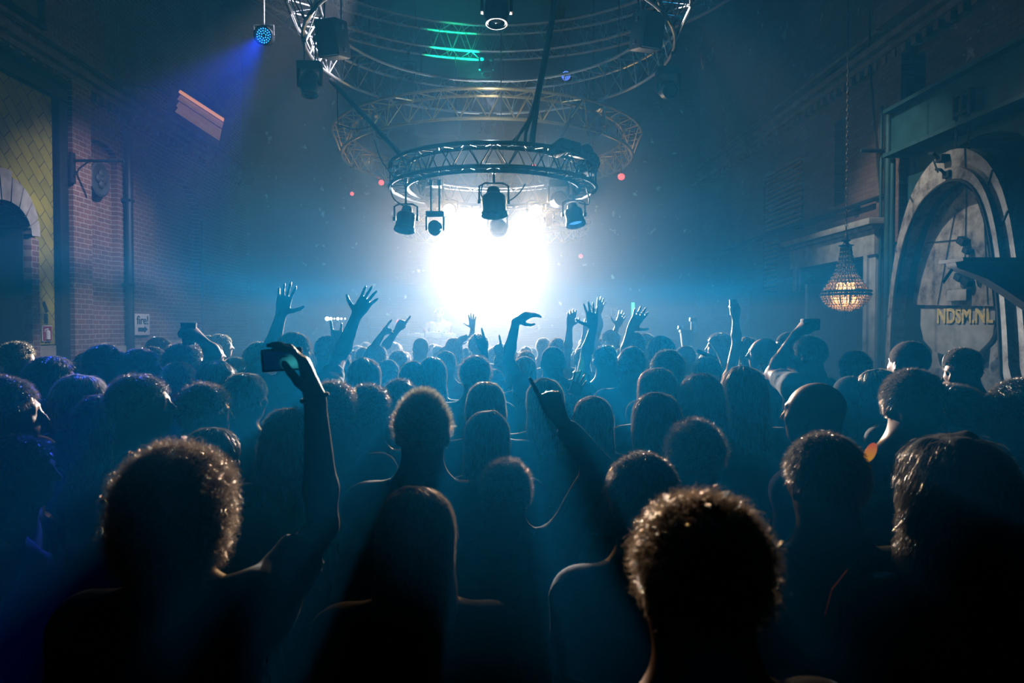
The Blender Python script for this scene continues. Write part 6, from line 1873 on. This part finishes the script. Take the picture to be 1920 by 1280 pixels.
strap([(990, 992), (985, 1012), (972, 1060), (955, 1110), (935, 1170), (915, 1230)], [2.14, 2.06, 2.0, 1.98, 2.0, 2.02], .05, M_BLACK, 'bag_strap', 'dark bag strap slanting over the back of the pointing man', 'strap')
strap([(1612, 1062), (1592, 1085), (1574, 1115), (1565, 1150), (1562, 1200)], [1.43, 1.36, 1.32, 1.33, 1.35], .035, SM['red'], 'red_strap', 'red bag strap on the shoulder of the woman with long black curls', 'strap')
# orange-yellow ear of something bright (a plastic feather) near the cropped head
c = P(1632, 848, 1.60); t = empty('glow_feather', c, 'small orange and yellow plastic petal sticking up beside the cropped head', 'ornament')
bm = bmesh.new(); q = bmesh.ops.create_uvsphere(bm, u_segments=16, v_segments=10, radius=1)
bmesh.ops.transform(bm, matrix=Matrix.Rotation(.45, 4, 'Y') @ Matrix.Diagonal((.0135, .005, .025, 1)), verts=q['verts'])
def petal_mat():
    m = bpy.data.materials.new('orange_petal'); m.use_nodes = True; nt = m.node_tree; N = nt.nodes.new; L = nt.links.new
    b = nt.nodes['Principled BSDF']; tc = N('ShaderNodeTexCoord'); sp = N('ShaderNodeSeparateXYZ'); L(tc.outputs['Object'], sp.inputs[0])
    mr = N('ShaderNodeMapRange'); mr.inputs['From Min'].default_value = -.028; mr.inputs['From Max'].default_value = .028; L(sp.outputs[2], mr.inputs[0])
    rp = N('ShaderNodeValToRGB'); rp.color_ramp.elements[0].color = (.9, .5, .03, 1); rp.color_ramp.elements[1].color = (.85, .10, .06, 1); L(mr.outputs[0], rp.inputs[0])
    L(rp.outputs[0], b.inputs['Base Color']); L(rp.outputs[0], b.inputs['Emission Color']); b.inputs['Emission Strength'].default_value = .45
    return m
obj('petal', bm, petal_mat(), t)
bm = bmesh.new(); tube(bm, [(-.008, 0, -.02), (-.025, 0, -.04), (-.06, -.01, -.05)], .003, 6); obj('stalk', bm, M_BLACK, t)
# lettering printed on the white T-shirt
me = text_mesh('UTTON', .062, .004, Matrix.Translation((0, .121, 1.285)) @ Matrix(((-1, 0, 0, 0), (0, 0, 1, 0), (0, 1, 0, 0), (0, 0, 0, 1))))
link('shirt_print', me, M_INK, FACER)
def held_cup(A, sd, m, label, name, cat, rr_=.036, hh_=.11, up=(0, 0, 1)):
    W_, D_, N_, T_ = A[sd]; c_ = W_ + D_.normalized() * .085 + N_.normalized() * .035
    t_ = empty(name, c_, label, cat)
    b_ = bmesh.new(); lathe(b_, [(0, -hh_ / 2), (rr_ * .8, -hh_ / 2), (rr_, hh_ / 2), (rr_ * .93, hh_ / 2), (rr_ * .7, -hh_ * .3), (0, -hh_ * .3)], 18); obj('wall', b_, m, t_)
    b_ = bmesh.new(); tube(b_, [(rr_ * math.cos(q), rr_ * math.sin(q), hh_ / 2) for q in [i * math.pi / 9 for i in range(18)]], .0025, 5, closed=True); obj('rim', b_, m, t_)
held_cup(A34, 1, M_BLACK, 'dark cup held up on the end of a raised arm by the brick wall', 'cup', 'cup', .045, .13)
held_cup(A14, -1, M_ALU, 'drink can raised in front of the partition boards', 'drink_can', 'can', .033, .12)
# camera, can, white stick, round white disc
W, Dh, Nh, Th = A17[-1]
t = empty('camera', W + Dh.normalized() * .08 + Vector((.05, 0, .01)), 'black camera held up against the partition boards', 'camera')
bm = bmesh.new(); bx(bm, (0, 0, 0), (.12, .06, .08), bev=.01); obj('camera_body', bm, M_BLACK, t)
bm = bmesh.new(); lathe(bm, [(0, 0), (.03, 0), (.03, .05), (.025, .05), (0, .045)], 16, Matrix.Translation((0, .03, 0)) @ Matrix.Rotation(-math.pi / 2, 4, 'X')); obj('lens', bm, M_HOUSE, t)
bm = bmesh.new(); a = P(1308, 658, 4.6); b = P(1342, 672, 4.5); tube(bm, [Vector((0, 0, 0)), b - a], .014, 8); o = obj('white_stick', bm, M_WHITE); o.location = a
tag(o, 'white stick held level by a hand below the pale bucket', 'stick')
W, Dh, Nh, Th = A21[1]
c = W + Dh.normalized() * .10 + Vector((0, 0, .13))
t = empty('round_fan', c, 'pale round hand fan catching light beside the bent dark head', 'fan')
bm = bmesh.new(); q = lathe(bm, [(0, .003), (.045, .003), (.047, 0), (.045, -.003), (0, -.003)], 28, Matrix.Rotation(.35, 4, 'Z') @ Matrix.Rotation(math.pi / 2, 4, 'X') @ Matrix.Diagonal((.85, 1.15, 1, 1))); obj('disc', bm, M_WHITE, t)
bm = bmesh.new(); tube(bm, [(-.005, 0, -.05), (-.04, .0, -.13)], .006, 8); obj('handle', bm, M_BLACK, t)
# ================================================================ haze from the fog machines, blue tints and layers shaped for the veil
def haze(name, y0, y1, dens, col, g, label, z0=0.01, z1=10.59, x0=None, x1=None):
    x0 = XL + .01 if x0 is None else x0; x1 = XR - .01 if x1 is None else x1
    bm = bmesh.new(); bx(bm, ((x0 + x1) / 2, (y0 + y1) / 2, (z0 + z1) / 2), (x1 - x0, y1 - y0, z1 - z0))
    m = bpy.data.materials.new(name); m.use_nodes = True; nt = m.node_tree; nt.nodes.clear()
    out = nt.nodes.new('ShaderNodeOutputMaterial'); v = nt.nodes.new('ShaderNodeVolumeScatter')
    v.inputs['Color'].default_value = tuple(col) + (1,); v.inputs['Density'].default_value = dens; v.inputs['Anisotropy'].default_value = g
    nt.links.new(v.outputs[0], out.inputs['Volume'])
    m.cycles.homogeneous_volume = True
    o = obj(name, bm, m, kind='stuff', smooth=False); tag(o, label, 'haze')
haze('stage_haze', 9.6, 19.85, 0.0185, (1.0, 0.96, 0.97), 0.3, 'pale blue fog glowing round the stage lamp')
haze('crowd_haze', 1.05, 4.6, 0.058, (0.01, 0.40, 1.0), 0.4, 'low haze box tinted teal, shaped to veil the middle of the crowd', z1=2.25, x0=-1.45, x1=1.6)  # added layer, its blue stands in for the veil of glare
haze('floor_haze', 4.602, 9.598, 0.007, (0.35, 0.65, 1.0), 0.4, 'thinner low haze between the crowd and the stage', z1=2.25)
haze('roof_haze', 0.3, 9.598, 0.0066, (0.06, 0.5, 1.0), 0.4, 'thin clear haze above the crowd up to the roof', z0=2.252)
